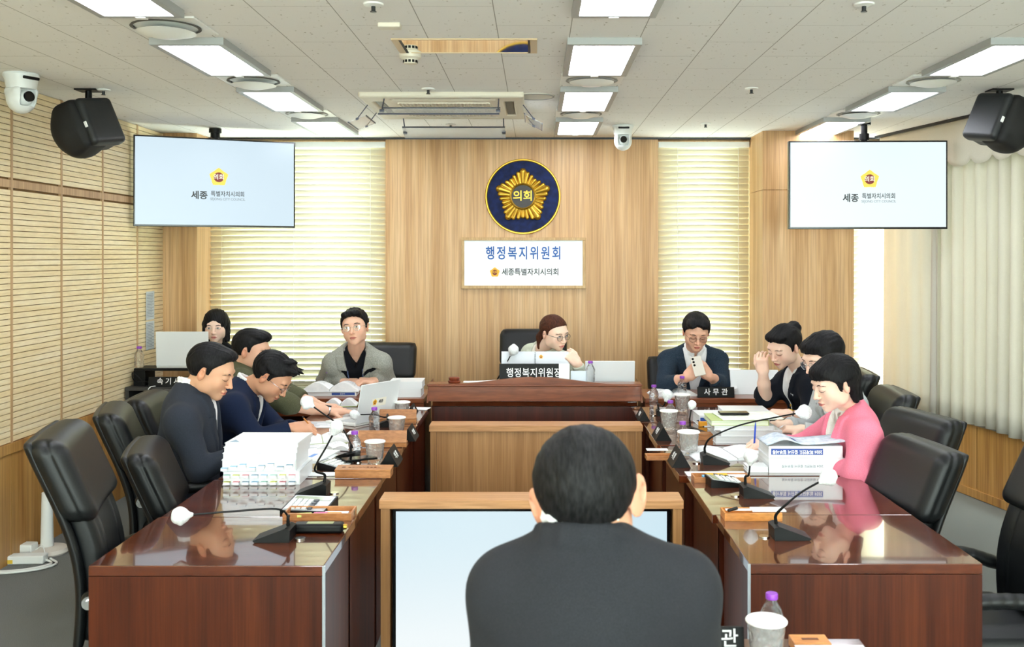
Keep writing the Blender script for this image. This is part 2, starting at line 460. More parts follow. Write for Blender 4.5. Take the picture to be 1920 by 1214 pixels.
o = B().grid(vf, 520, 8).out('valance', VAL, None, solid=.004); o.data.shade_smooth()
tag(o, 'cream scalloped valance running under the ceiling above the curtains', 'valance')
struct('trim_3', B().prism([(rx(Y0, .20), Y0), (rx(Y0, .17), Y0), (rx(7.75, .17), 7.75), (rx(7.75, .20), 7.75)], CEIL-.02, CEIL), DKMETAL)

# ------------------------------------------------------------------ ceiling lamps
PANEL = mat('lamp diffuser', '#ffffff', .5, emit='#f3f7ff', es=LAMP)
def lamp(x, y, label):
    r = empty('ceiling_light', (x, y, CEIL), 0, label, 'ceiling light', 'flat ceiling light panels')
    W, Ln, t = .16, .38, .03
    b = B()
    b.prism([(-W, -Ln), (W, -Ln), (W, Ln), (-W, Ln)], -.004, 0)
    for (x0, x1, y0, y1) in ((-W, W, -Ln, -Ln+.030), (-W, W, Ln-.030, Ln), (-W, -W+.028, -Ln+.030, Ln-.030), (W-.028, W, -Ln+.030, Ln-.030)):
        b.box(x0, x1, y0, y1, -t, -.004)
    b.out('frame', METALW, r)
    B().box(-W+.028, W-.028, -Ln+.030, Ln-.030, -.026, -.012).out('diffuser', PANEL, r)
    B().box(-.02, .02, Ln-.02, Ln+.012, -.034, -.022, bev=.003).out('latch', WHITE, r)
LX = [(-1.5, 'left-hand row'), (.295, 'middle row'), (2.11, 'right-hand row')]
LY = [3.38, 4.61, 5.84, 7.07]
nth = ['nearest', 'second nearest', 'third nearest', 'farthest']
for x, rn in LX:
    for y, nn in zip(LY, nth):
        lamp(x, y, f'glowing rectangular ceiling panel, {nn} to the viewer in the {rn}')
y_n = {2.15: 'just before its nearest visible one', .92: 'directly overhead', -.31: 'a little behind the viewer', -1.5: 'far behind the viewer'}
for x in (-1.5, .295, 2.11):
    for y in (2.15, .92, -.31, -1.5):
        lamp(x, y, f'ceiling panel of the {dict(LX)[x]} outside the picture, {y_n[y]}')
def diffuser(x, y, label, gap=.0):
    r = empty('ceiling_vent', (x, y, CEIL), 0, label, 'air vent', 'round ceiling air vents')
    B().box(-.165, .165, -.15, .15, -.008, 0, bev=.002).out('plate', WHITE, r)
    B().lathe([(.135, -.008), (.138, -.012), (.125, -.012), (.09, .0), (.09, -.008)][:3], 40).out('ring', mat('vent shade', '#5d5b56', .7) if gap else mat('vent shade light', '#a5a39b', .7), r)
    B().lathe([(.02, -.012), (.11, -.016-gap), (.118, -.020-gap), (.06, -.036-gap), (0.0001, -.042-gap)], 40).out('dome', WHITE, r, smooth=True)
for x, yy, lb, gp in ((-1.5, 4.0, 'round dished air vent between the two nearest lamps of the left-hand row', .012), (-1.5, 5.24, 'round dished air vent between the middle lamps of the left-hand row', .012), (-1.5, 6.46, 'round air vent before the farthest lamp of the left-hand row', 0),
                  (.295, 5.22, 'shallow round air vent between the middle lamps of the centre row', 0), (.295, 6.46, 'shallow round air vent before the farthest lamp of the centre row', 0),
                  (2.11, 5.24, 'round air vent between the middle lamps of the right-hand row', 0), (2.11, 6.46, 'round air vent before the farthest lamp of the right-hand row', 0)):
    diffuser(x, yy, lb, gp)
# ------------------------------------------------------------------ distance-field modelling: soft closed surfaces
class Sdf:
    def __init__(s, h): s.h = h; s.ops = []
    def cone(s, a, b, ra, rb, k=.01, flat=None, op='+'):
        """tapered limb from a to b; flat = (axis, factor) squashes it along an axis"""
        a = np.array(a, float); b = np.array(b, float); rm = max(ra, rb)
        fx = None
        ex = rm
        if flat is not None:
            fx = (np.array(flat[0], float)/np.linalg.norm(flat[0]), flat[1]); ex = rm*max(1, flat[1])
        ab = b-a; l2 = max(float(ab@ab), 1e-12)
        def f(X, Y, Z):
            px, py, pz = X-a[0], Y-a[1], Z-a[2]
            t = np.clip((px*ab[0]+py*ab[1]+pz*ab[2])/l2, 0, 1)
            wx, wy, wz = px-ab[0]*t, py-ab[1]*t, pz-ab[2]*t
            q = wx*wx+wy*wy+wz*wz
            if fx is not None:
                u = wx*fx[0][0]+wy*fx[0][1]+wz*fx[0][2]
                q = q+u*u*(1/fx[1]**2-1)
            return np.sqrt(np.maximum(q, 0))-(ra+(rb-ra)*t)
        s.ops.append((op, f, np.minimum(a, b)-ex, np.maximum(a, b)+ex, k)); return s
    def ell(s, c, r, k=.01, R=None, op='+'):
        c = np.array(c, float); r = np.array(r, float)
        R = np.eye(3) if R is None else np.array(R, float)
        ext = np.sqrt(((R*r)**2).sum(1))
        def f(X, Y, Z):
            px, py, pz = X-c[0], Y-c[1], Z-c[2]
            q = [(R[0, i]*px+R[1, i]*py+R[2, i]*pz) for i in range(3)]
            k0 = np.sqrt(sum((q[i]/r[i])**2 for i in range(3))); k1 = np.sqrt(sum((q[i]/r[i]**2)**2 for i in range(3)))
            return k0*(k0-1)/np.maximum(k1, 1e-9)
        s.ops.append((op, f, c-ext, c+ext, k)); return s
    def rbox(s, c, hs, r=.01, k=.005, R=None, op='+'):
        c = np.array(c, float); hs = np.array(hs, float); R = np.eye(3) if R is None else np.array(R, float)
        ext = (np.abs(R)*hs).sum(1)
        def f(X, Y, Z):
            px, py, pz = X-c[0], Y-c[1], Z-c[2]
            q = [np.abs(R[0, i]*px+R[1, i]*py+R[2, i]*pz)-(hs[i]-r) for i in range(3)]
            o = np.sqrt(sum(np.maximum(v, 0)**2 for v in q))
            return o+np.minimum(np.maximum(np.maximum(q[0], q[1]), q[2]), 0)-r
        s.ops.append((op, f, c-ext, c+ext, k)); return s
    def fn(s, f, lo, hi, k=.003, op='&'):
        """'&' keep inside f, '-' cut f, 'd' add f to the field (displacement)"""
        s.ops.append((op, f, np.array(lo, float), np.array(hi, float), k)); return s
    def mesh(s, lo=None, hi=None):
        h = s.h; A = [o for o in s.ops if o[0] == '+']
        L_ = np.min([o[2] for o in A], 0)-3*h if lo is None else np.array(lo, float)
        H_ = np.max([o[3] for o in A], 0)+3*h if hi is None else np.array(hi, float)
        n = np.ceil((H_-L_)/h).astype(int)+1
        ax = [(L_[i]+h*np.arange(n[i])).astype(np.float32) for i in range(3)]
        D = np.full(tuple(n), 1.0, np.float32)
        for op, f, a, b, k in s.ops:
            m = k+2.5*h
            if op == '&': i0 = np.zeros(3, int); i1 = n
            else:
                i0 = np.clip(np.floor((a-m-L_)/h).astype(int), 0, n-1); i1 = np.clip(np.ceil((b+m-L_)/h).astype(int)+1, 1, n)
            if (i1 <= i0).any(): continue
            sl = tuple(slice(i0[i], i1[i]) for i in range(3))
            X = ax[0][sl[0]][:, None, None]; Y = ax[1][sl[1]][None, :, None]; Z = ax[2][sl[2]][None, None, :]
            v = f(X, Y, Z); d = D[sl]
            if op == '+': q = np.maximum(k-np.abs(d-v), 0)/k; D[sl] = np.minimum(d, v)-q*q*k*.25
            elif op == '-': v = -v; q = np.maximum(k-np.abs(d-v), 0)/k; D[sl] = np.maximum(d, v)+q*q*k*.25
            elif op == '&': q = np.maximum(k-np.abs(d-v), 0)/k; D[sl] = np.maximum(d, v)+q*q*k*.25
            else: D[sl] = d+v
        D[0] = D[-1] = 1; D[:, 0] = D[:, -1] = 1; D[:, :, 0] = D[:, :, -1] = 1
        S = D < 0
        c = S[:-1, :-1, :-1].astype(np.int8)
        for dx, dy, dz in ((1,0,0),(0,1,0),(0,0,1),(1,1,0),(1,0,1),(0,1,1),(1,1,1)):
            c = c+S[dx:n[0]-1+dx, dy:n[1]-1+dy, dz:n[2]-1+dz]
        act = np.argwhere((c > 0) & (c < 8))
        if len(act) == 0: return np.zeros((0, 3)), np.zeros((0, 4), int)
        idx = np.full(c.shape, -1, np.int32); idx[act[:, 0], act[:, 1], act[:, 2]] = np.arange(len(act))
        acc = np.zeros((len(act), 3)); cnt = np.zeros(len(act))
        cor = [(i, j, k) for i in (0, 1) for j in (0, 1) for k in (0, 1)]
        val = {q: D[act[:, 0]+q[0], act[:, 1]+q[1], act[:, 2]+q[2]].astype(float) for q in cor}
        for q in cor:
            for a_ in range(3):
                if q[a_]: continue
                r = list(q); r[a_] = 1; r = tuple(r); v0, v1 = val[q], val[r]
                m = (v0 < 0) != (v1 < 0); t = np.where(m, v0/np.where(m, v0-v1, 1), 0)
                p = np.tile(np.array(q, float), (len(act), 1)); p[:, a_] += t
                acc[m] += p[m]; cnt[m] += 1
        V = L_+h*(act+acc/cnt[:, None])
        Q = []
        for a_ in range(3):
            u, w = (a_+1) % 3, (a_+2) % 3
            s0 = [slice(0, n[i]-1) if i == a_ else slice(1, n[i]-1) for i in range(3)]
            s1 = list(s0); s1[a_] = slice(1, n[a_])
            A0, A1 = S[tuple(s0)], S[tuple(s1)]
            for flip, M_ in ((False, A0 & ~A1), (True, ~A0 & A1)):
                e = np.argwhere(M_)
                if len(e) == 0: continue
                for i in range(3):
                    if i != a_: e[:, i] += 1
                def g(du, dw):
                    t = e.copy(); t[:, u] -= du; t[:, w] -= dw
                    return idx[t[:, 0], t[:, 1], t[:, 2]]
                q = np.stack([g(1, 1), g(0, 1), g(0, 0), g(1, 0)], 1)
                Q.append(q[:, ::-1] if flip else q)
        return V, np.concatenate(Q)
    def obj(s, name, m, parent=None, warp=None, colour=None, smooth_it=1, **kw):
        V, Q = s.mesh()
        for _ in range(smooth_it):      # one relaxing pass along the surface
            acc = np.zeros_like(V); cnt = np.zeros(len(V))
            for a_, b_ in ((0, 1), (1, 2), (2, 3), (3, 0)):
                np.add.at(acc, Q[:, a_], V[Q[:, b_]]); np.add.at(cnt, Q[:, a_], 1)
                np.add.at(acc, Q[:, b_], V[Q[:, a_]]); np.add.at(cnt, Q[:, b_], 1)
            V = V*.4+.6*acc/np.maximum(cnt, 1)[:, None]
        if warp is not None: V = warp(V)
        me = bpy.data.meshes.new(name)
        me.vertices.add(len(V)); me.vertices.foreach_set('co', V.astype(np.float32).ravel())
        me.loops.add(Q.size); me.loops.foreach_set('vertex_index', Q.astype(np.int32).ravel())
        me.polygons.add(len(Q)); me.polygons.foreach_set('loop_start', np.arange(0, Q.size, 4, dtype=np.int32))
        me.update(calc_edges=True); me.validate()
        if colour is not None:
            at = me.color_attributes.new('tint', 'FLOAT_COLOR', 'POINT')
            c = np.ones((len(V), 4), np.float32); c[:, :3] = colour(V); at.data.foreach_set('color', c.ravel())
        o = link(name, me, m, parent, smooth=True, **kw)
        return o
def wob(P_, f, amp, seed=0, n=7):
    """cheap smooth noise of position"""
    r = np.random.RandomState(seed); o = 0
    X, Y, Z = P_
    for i in range(n):
        k = r.normal(size=3); k = k/np.linalg.norm(k)*f*(.6+1.2*r.rand())
        o = o+np.sin(k[0]*X+k[1]*Y+k[2]*Z+r.rand()*6.28)
    return o*amp/math.sqrt(n)
# ------------------------------------------------------------------ desks
EDGE = mat('pale metal edging', '#cfd8e0', .2, .6)
def desk(x0, x1, y0, y1, z, name, label, cat, group, over=.04, front=True, back='', shift=(0, 0)):
    """long desk section: top, closed panel on the aisle side, end panels; x0 is the sitter's side"""
    cx, cy = (x0+x1)/2, (y0+y1)/2
    r = empty(name, (cx, cy, 0), 0, label, cat, group)
    hx, hy = abs(x1-x0)/2, (y1-y0)/2; s = 1 if x1 > x0 else -1
    B().box(-hx, hx, -hy+.001, hy-.001, z-.032, z, bev=.0025).out('desktop', MAHT, r)
    B().box(s*(hx-over)-.01*1, s*(hx-over)+.01, -hy+.026, hy-.026, .0, z-.034).out('modesty_panel', MAHO, r)
    yn = -hy+.003 if front else -hy+.025
    B().box(-hx if front else (hx-.35 if s > 0 else -hx+.03), hx if front else (hx-.03 if s > 0 else -hx+.35), yn, yn+.020, 0, z-.034).out('side_panel', MAHO, r)
    B().box(hx-.35 if s > 0 else -hx+.03, hx-.03 if s > 0 else -hx+.35, hy-.025, hy-.005, 0, z-.034).out('side_panel', MAHO, r)
    if front:
        B().box(s*hx-.004, s*hx+.004, -hy-.001, -hy+.006, 0, z-.001).out('edge_strip', EDGE, r)
    return r
DG = 'mahogany side desks in two facing rows'
LD = [(3.01, 3.57, 'nearest left desk section, with a plain full front and only a microphone on it'), (3.57, 4.17, 'left desk section carrying the tall tabbed paper stack'),
      (4.19, 4.84, 'left desk section before the man in the dark grey suit'), (4.86, 5.52, 'left desk section before the man in the navy suit'), (5.54, 6.14, 'farthest left desk section, with the white laptop')]
for i, (a, c, lb) in enumerate(LD):
    desk(-1.366+.008*i, -.648-.004*i, a, c, .73, 'side_desk', lb, 'desk', DG, front=(i == 0))
RD = [(3.03, 3.60, 1.372, .655, 'nearest right desk section, with a plain full front and a wooden pencil box'), (3.60, 4.22, 1.372, .643, 'right desk section just short of the thick white report books'),
      (4.24, 4.90, 1.35, .615, 'right desk section before the woman in pink'), (4.92, 5.56, 1.34, .605, 'right desk section piled with green-edged reports'), (5.58, 6.16, 1.33, .592, 'farthest right desk section, with its own bottle and microphone')]
for i, (a, c, x0, x1, lb) in enumerate(RD):
    desk(x0, x1, a, c, .73, 'side_desk', lb, 'desk', DG, front=(i == 0))

def rear_desk(x0, x1, y0, y1, z, label):
    r = empty('staff_desk', ((x0+x1)/2, (y0+y1)/2, 0), 0, label, 'desk', 'staff desks along the back')
    hx, hy = (x1-x0)/2, (y1-y0)/2
    B().box(-hx, hx, -hy, hy, z-.03, z, bev=.003).out('desktop', MAHR, r)
    B().box(-hx+.005, hx-.005, -hy+.06, -hy+.08, 0, z-.032).out('modesty_panel', MAHO, r)
    B().box(-hx+.002, hx-.002, -hy+.01, -hy+.03, z-.115, z-.032).out('front_rail', MAHR, r)
    for s in (-1, 1): B().box(s*(hx-.015)-.013, s*(hx-.015)+.013, -hy+.085, hy-.01, 0, z-.032).out('side_panel', MAHO, r)
rear_desk(-1.92, -.72, 6.34, 6.80, .755, 'mahogany staff desk before the man in the grey blazer')
rear_desk(.70, 1.92, 6.34, 6.80, .755, 'mahogany staff desk before the man holding a phone')

# chairperson's bench: the front board rises to a soft double curve in the middle
YF = 6.2
r = empty('chair_bench', (-.008, YF, 0), 0, 'wide mahogany bench of the chairwoman with a curved raised front board', 'bench desk')
hx = .668
B().box(-hx+.02, hx-.02, .05, .62, .72, .75, bev=.003).out('desktop', MAHT, r)
B().box(-hx+.03, hx-.03, .05, .07, 0, .718).out('modesty_panel', wood('dark mahogany', '#3a140c', '#47190f', '#552016', .35, (22, 22, .9)), r)
for s in (-1, 1): B().box(s*(hx-.03)-.018, s*(hx-.03)+.018, .072, .62, 0, .718).out('side_panel', MAHO, r)
B().box(-hx, hx, .001, .048, .758, .852, bev=.002).out('front_rail', MAHR, r)
B().box(-hx-.008, hx+.008, -.008, .13, .853, .866, bev=.003).out('ledge', MAHR, r)
prof = []
for i in range(61):
    x = -hx+2*hx*i/60; u = abs(x)/hx
    z = .868+.043*(math.cos(min(1, u/.78)*PI)*.5+.5)
    if u < .028: z -= .006*(1-u/.028)
    prof.append((x, z))
poly = [(-hx, .8665)]+prof+[(hx, .8665)]
B().prism(poly, 0, .022, M=Matrix.Translation((0, .02, 0)) @ Matrix.Rotation(PI/2, 4, 'X')).out('curved_crest', MAHR, r)
for s in (-1, 1):
    B().prism([(s*hx, .75), (s*hx, .866), (s*(hx+.0), .866), (s*(hx+.012), .75)][:4], -.30, 0, M=Matrix.Rotation(PI/2, 4, 'X')).out('end_cheek', MAHR, r)

# ------------------------------------------------------------------ the two monitor cabinets standing in the middle
SCREENB = mat('lit blank screen', '#000000', .2, emit='#dff3fb', es=1.0)
def screen_mat():
    m = bpy.data.materials.new('lit pale blue screen'); m.use_nodes = True
    b_ = m.node_tree.nodes['Principled BSDF']; b_.inputs['Base Color'].default_value = (0, 0, 0, 1); b_.inputs['Roughness'].default_value = .25
    mp = coords(m, (1, 1, 1)); g = N(m, 'ShaderNodeTexNoise'); g.inputs['Scale'].default_value = .9; g.inputs['Detail'].default_value = 0
    L(m, mp, 'Vector', g, 'Vector'); r_ = ramp(m, g, 'Fac', [(.35, '#cfeaf6'), (.6, '#f4fcfe')])
    L(m, r_, 'Color', b_, 'Emission Color'); b_.inputs['Emission Strength'].default_value = .76
    return m
SCR = screen_mat()
def cabinet(cx, yf, w, dpt, h, label, screen):
    r = empty('monitor_cabinet', (cx, yf+dpt/2, 0), 0, label, 'cabinet', 'low oak monitor cabinets in the aisle')
    hx, hy = w/2, dpt/2; t = .034
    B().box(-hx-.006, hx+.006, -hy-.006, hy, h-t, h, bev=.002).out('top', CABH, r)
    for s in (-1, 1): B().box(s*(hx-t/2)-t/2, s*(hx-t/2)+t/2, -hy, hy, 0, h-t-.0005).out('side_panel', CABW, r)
    if screen:
        B().box(-hx+t, hx-t, hy-.03, hy-.01, .02, h-t-.001).out('back_panel', CABW, r)
        B().box(-hx+t, hx-t, -hy+.01, hy-.031, .02, .10).out('plinth', CABW, r)
    else:
        B().box(-hx+t, hx-t, -hy+.012, -hy+.032, .02, h-t-.001).out('front_panel', CABW, r)
    return r
cw = cabinet(-.018, 3.80, 1.16, .13, .735, 'nearer oak cabinet framing a large lit screen, behind the seated man with his back turned', True)
m = empty('monitor', (-.018, 3.80+.045, .40), 0, 'large flat monitor glowing pale blue inside the nearer oak cabinet', 'monitor')
mw, mh = .535, .297
b = B(); bz = .018
b.box(-mw, mw, -.02, .025, -mh, mh-0.0, bev=.003)
b.out('casing', BLACKP, m)
b = B()
for x0, x1, z0, z1 in ((-mw-.002, mw+.002, mh-.012, mh+.002), (-mw-.002, mw+.002, -mh-.002, -mh+.02), (-mw-.002, -mw+.010, -mh+.02, mh-.012), (mw-.010, mw+.002, -mh+.02, mh-.012)):
    b.box(x0, x1, -.024, -.012, z0, z1)
b.out('bezel', mat('glossy black bezel', '#08090a', .15), m)
B().box(-mw+.010, mw-.010, -.0215, -.0202, -mh+.02, mh-.012).out('screen', SCR, m)
cabinet(.0, 5.46, 1.17, .14, .735, 'farther plain oak cabinet before the chairwoman\'s bench', False)

# ------------------------------------------------------------------ executive chairs
def make_chair():
    r = empty('executive_chair', (0, 0, 0))
    def bend(V):
        t = V[:, 2]-.50
        V = V.copy(); V[:, 1] += -.235-.14*t-.10*t*t+.03*np.sin(t*7); V[:, 1] += .28*V[:, 0]**2*.6
        return V
    s = Sdf(.0085)
    s.rbox((0, -.042, .78), (.238, .016, .335), .014, .01)
    s.obj('back_shell', LEATHER, r, warp=bend)
    s = Sdf(.0075)
    s.rbox((0, .0, .70), (.215, .042, .24), .035, .01)
    for x in (-.11, .11):
        s.cone((x, .046, .50), (x*1.05, .046, .90), .007, .007, .008, op='-')
    s.cone((0, .05, .55), (0, .05, .90), .005, .005, .006, op='-')
    s.obj('backrest', LEATHER, r, warp=bend)
    s = Sdf(.0075)
    s.rbox((0, .008, .985), (.252, .062, .135), .05, .01)
    s.fn(lambda X, Y, Z: .006*np.exp(-((Y-.012)/.004)**2)*(np.abs(X) > .2), (-.3, -.1, .8), (.3, .1, 1.2), .001, 'd')
    s.obj('headrest', LEATHER, r, warp=bend)
    s = Sdf(.0085)
    s.rbox((0, .02, .455), (.25, .25, .055), .05, .02).rbox((0, .03, .492), (.20, .21, .035), .03, .02)
    s.obj('seat', LEATHER, r)
    for sg in (-1, 1):
        s = Sdf(.0075)
        pts = smoothpath([(sg*.275, -.23, .60), (sg*.283, -.10, .64), (sg*.285, .06, .645), (sg*.283, .19, .62), (sg*.278, .225, .56), (sg*.262, .17, .46), (sg*.25, .05, .42)], 4)
        for a_, b_ in zip(pts, pts[1:]): s.cone(a_, b_, .025, .025, .01, flat=((1, 0, 0), 1.15))
        s.obj('armrest', LEATHER, r)
        b = B().cyl((sg*.312, -.225, .60), .021, .014, axis='x').cyl((sg*.320, -.225, .60), .011, .016, axis='x').cyl((sg*.295, -.225, .60), .012, .05, axis='x')
        b.out('arm_bolt', CHROME, r, smooth=True)
    B().cyl((0, 0, .30), .028, .22).cyl((0, 0, .395), .09, .03).out('gas_column', BLACKP, r, smooth=True)
    for k in range(5):
        a_ = 2*PI*k/5+.3
        M_ = Matrix.Rotation(a_, 4, 'Z')
        l_ = B().tube([(0, .02, .17), (0, .16, .13), (0, .31, .085)], [.03, .024, .018], 8, M=M_).out('leg', BLACKP, r, smooth=True)
        B().cyl(M_ @ Vector((0, .31, .03)), .03, .045, axis='x', M=None, seg=20).out('caster', BLACKP, l_, smooth=True)
    return r
chair0 = make_chair()
CH = 'black leather executive chairs'
def chair(x, y, face, label, drop=.13, first=[True]):
    """drop: how far the back is set down against the tall chair"""
    c = chair0 if first[0] else copy_tree(chair0); first[0] = False
    c.location = (x, y, 0); c.rotation_euler = (0, 0, face)
    for k in c.children:
        if k.name.split('.')[0] in ('back_shell', 'backrest', 'headrest'): k.location.z = -drop
    tag(c, label, 'chair', CH); return c
# face: 0 looks along +y; -90 deg looks along +x
D_ = math.radians
chair(-1.25, 3.42, D_(-75), 'empty black high-backed chair, tallest on the left, by the near desk end', .025)
chair(-1.215, 4.06, D_(-75), 'empty black chair just behind the tall near one on the left', .20)
chair(-1.60, 4.66, D_(-72), 'black chair of the man in the dark grey suit, nearest the grooved wall', .14)
chair(-1.70, 5.28, D_(-84), 'black chair of the man in the navy suit', .18)
chair(-1.92, 5.97, D_(-88), 'black chair of the man in the olive shirt', .28)
chair(-1.16, 7.16, D_(180), 'black chair of the man in the grey blazer', .11)
chair(-.02, 7.08, D_(180), 'wide black chair of the chairwoman, its top above the bench', .0)
chair(1.10, 7.20, D_(180), 'black chair of the man holding a phone, hidden behind him', .22)
chair(1.187, 3.91, D_(97), 'empty black chair, nearest beside the right desks, its broad headrest toward the viewer', .19)
chair(1.43, 4.47, D_(103), 'black chair of the woman in pink, its back rising behind her', .17)
chair(1.50, 5.16, D_(86), 'black chair between the woman in pink and the curtain, third from the near end', .14)
chair(1.52, 5.78, D_(84), 'black chair farthest along the right desks, just showing behind the women', .11)
chair(1.45, 3.33, D_(90), 'black chair cut off by the right picture edge, both armrests showing', .0).scale = (.92, 1, .93)
chair(.075, 1.70, 0, 'black chair of the man with his back turned, below the picture', .30)
chair(-2.33, 7.26, D_(180), 'black chair of the woman recording behind the white laptop', .24)

# ------------------------------------------------------------------ recorder's black cabinet
r = empty('recorder_cabinet', (-2.42, 7.04, 0), 0, 'black open-fronted cabinet desk by the grooved wall', 'desk')
DG2 = noisy('charcoal laminate', '#2b2a29', '#353433', .45, 90, 0)
B().box(-.43, .43, -.2, .2, .735, .76, bev=.002).out('top', DG2, r)
for s in (-1, 1): B().box(s*.415-.012, s*.415+.012, -.2, .2, 0, .734).out('side_panel', DG2, r)
B().box(-.40, .40, .17, .19, 0, .734).out('back_panel', BLACKP, r)
B().box(-.40, .40, -.18, .165, .35, .37).out('shelf', DG2, r)
r = empty('monitor_riser', (-2.42, 7.02, .76), 0, 'black monitor riser on the recorder\'s cabinet, carrying laptop and bottle', 'stand')
B().box(-.40, .40, -.1, .1, .105, .122, bev=.002).out('shelf', BLACKP, r)
for x in (-.355, .02, .37): B().box(x-.04*(x < 0)-.012, x+.03, -.09, .09, 0, .104).out('foot', BLACKP, r)
# ------------------------------------------------------------------ emblem and sign on the end wall
EM = P(980.5, 369, YB)
r = empty('wall_emblem', (EM.x, YB, EM.z), 0, 'round navy and gold council emblem on the oak wall above the sign', 'emblem')
NAVY = noisy('mottled navy enamel', '#0a1640', '#16275a', .6, 25, .2, .001, spec=.2)
X90 = Matrix.Rotation(PI/2, 4, 'X')
B().lathe([(.0001, .0), (.287, .0), (.287, .010), (.0001, .010)], 64, M=X90).out('disc', NAVY, r)
B().lathe([(.280, .0), (.299, .0), (.301, .010), (.296, .019), (.288, .019), (.282, .010)], 72, M=X90).out('rim', GOLD, r, smooth=True)
s = Sdf(.0028)
for k in range(30):
    a = 2*PI*k/30; m = k % 6
    if m == 0: R_, r1, r0 = .197, .0285, .013
    else: R_, r1, r0 = {1: .186, 5: .186, 2: .172, 4: .172, 3: .160}[m], .0165, .0095
    dx, dz = math.sin(a), math.cos(a)
    s.cone((dx*.085, -.014, dz*.085), (dx*R_, -.020, dz*R_), r0, r1, .003)
s.fn(lambda X, Y, Z: -Y-.001*0-.0005, (-.3, -.1, -.3), (.3, .1, .3), .001, 'd') if False else None
s.obj('petals', GOLD, r)
B().lathe([(.0001, .0), (.090, .0), (.090, .028), (.0001, .028)], 48, M=X90).out('centre_disc', mat('dark brown enamel', '#1c0f0e', .4), r)
B().lathe([(.088, .0), (.106, .02), (.106, .034), (.098, .040), (.090, .034)], 56, M=X90).out('centre_ring', GOLD, r, smooth=True)
text('의회', .088, GOLD, r, wallM((0, -.031, 0)), bold=.012, ext=.003)

SG = P(981.5, 493.5, YB)
r = empty('committee_sign', (SG.x, YB, SG.z), 0, 'white board in oak frame with blue Korean writing below the emblem', 'sign')
hw, hh = .494, .203
b = B()
for x0, x1, z0, z1 in ((-hw, hw, hh-.024, hh), (-hw, hw, -hh, -hh+.024), (-hw, -hw+.024, -hh+.024, hh-.024), (hw-.024, hw, -hh+.024, hh-.024)): b.box(x0, x1, -.03, 0, z0, z1, bev=.002)
b.out('frame', wood('pale frame wood', '#b8935c', '#c6a26b', '#d0ae79', .4, (20, 20, 4)), r)
B().box(-hw+.022, hw-.022, -.014, -.004, -hh+.022, hh-.022).out('board', mat('glossy white board', '#edf3f8', .25), r)
ks = YB/F
text('행정복지위원회', .112, INKB, r, wallM((0, -.0155, (493.5-476.5)*ks)), bold=.018, sx=.74, space=1.28)
text('세종특별자치시의회', .060, INK, r, wallM(((994.5-981.5)*ks, -.0155, (493.5-511)*ks)), bold=.012, sx=.92)
YEL = mat('emblem yellow', '#f0b62c', .5); BRN = mat('emblem brown', '#7a1f18', .5)
YELL = mat('lit emblem yellow', '#000000', .4, emit='#f6d24a', es=1.0); BRNL = mat('lit emblem brown', '#000000', .4, emit='#7a1f18', es=1.0)
INKL = mat('lit screen ink', '#15181c', .4); 
def flower(r_, parent, M, my, mb, mt, depth=.0008):
    pts = []
    for i in range(100):
        a = 2*PI*i/100; q = abs(((a*5/(2*PI)+.5) % 1)-.5)*2
        rr = r_*(.80+.20*(1-q)**1.6 + .02*math.cos(a*30)); pts.append((rr*math.sin(a), rr*math.cos(a)))
    B().prism(pts[::-1], 0, depth, M=M).out('emblem_flower', my, parent)
    B().cyl((0, 0, depth*1.5), r_*.52, depth, seg=40, M=M).out('emblem_disc', mb, parent)
    text('의회', r_*.62, mt, parent, M @ Matrix.Translation((0, 0, depth*2.2)), bold=.02, ext=.0003)
flower(.041, r, wallM(((928-981.5)*ks, -.0145, (493.5-511)*ks)), YEL, BRN, YEL)

# ------------------------------------------------------------------ hanging televisions
TVS = mat('lit television screen', '#000000', .3, emit='#d6ebf8', es=.74)
def tv(cx, y, cz, w, h, rz, label, s1=1.0):
    r = empty('television', (cx, y, cz), rz, label, 'television', 'televisions hanging from the ceiling')
    B().box(-w/2, w/2, 0, .045, -h/2, h/2, bev=.003).out('casing', mat('glossy black bezel', '#08090a', .15), r)
    g = .011
    B().box(-w/2+g, w/2-g, -.0012, .004, -h/2+g*1.3, h/2-g).out('screen', TVS, r)
    zc = CEIL-cz
    pl = B().tube([(0, .09, h/2-.12), (0, .09, zc-.01)], .022, 16).cyl((0, .09, zc-.02), .045, .03, seg=24).cyl((0, .09, h/2+.035), .034, .045, seg=24)
    pl.out('ceiling_pole', BLACKP, r, smooth=True)
    B().box(-.12, .12, .045, .085, -.1, h/2-.05).out('bracket', BLACKP, r)
    k = w/1.12
    flower(.068*k, r, wallM((.012*k, -.0016, .04*k)), YELL, BRNL, mat('lit white', '#000000', .5, emit='#fdf3dc', es=.9))
    text('세종', .062*k, INKL, r, wallM((-.122*k, -.0022, -.096*k)), bold=.025)
    text('특별자치시의회', .043*k, INKL, r, wallM((.075*k, -.0022, -.082*k)), bold=.012, sx=.86)
    text('SEJONG CITY COUNCIL', .0265*k, INKG, r, wallM((.075*k, -.0022, -.118*k)), sx=.86)
    for q in r.children:
        if s1 != 1.0 and q.name.startswith('screen'): q.data.materials[0] = TVW
    return r
TVW = mat('lit television screen white', '#000000', .3, emit='#e6f5f8', es=.84)
c = P(407, 343, 7.18); tv(c.x, c.y, c.z, 1.13, .645, math.radians(26), 'ceiling-hung television by the grooved wall, showing the council logo')
c = P(1627.5, 347, 6.74); tv(c.x, c.y, c.z, 1.073, .605, math.radians(-2), 'ceiling-hung television in front of the oak pier and curtain', 2)

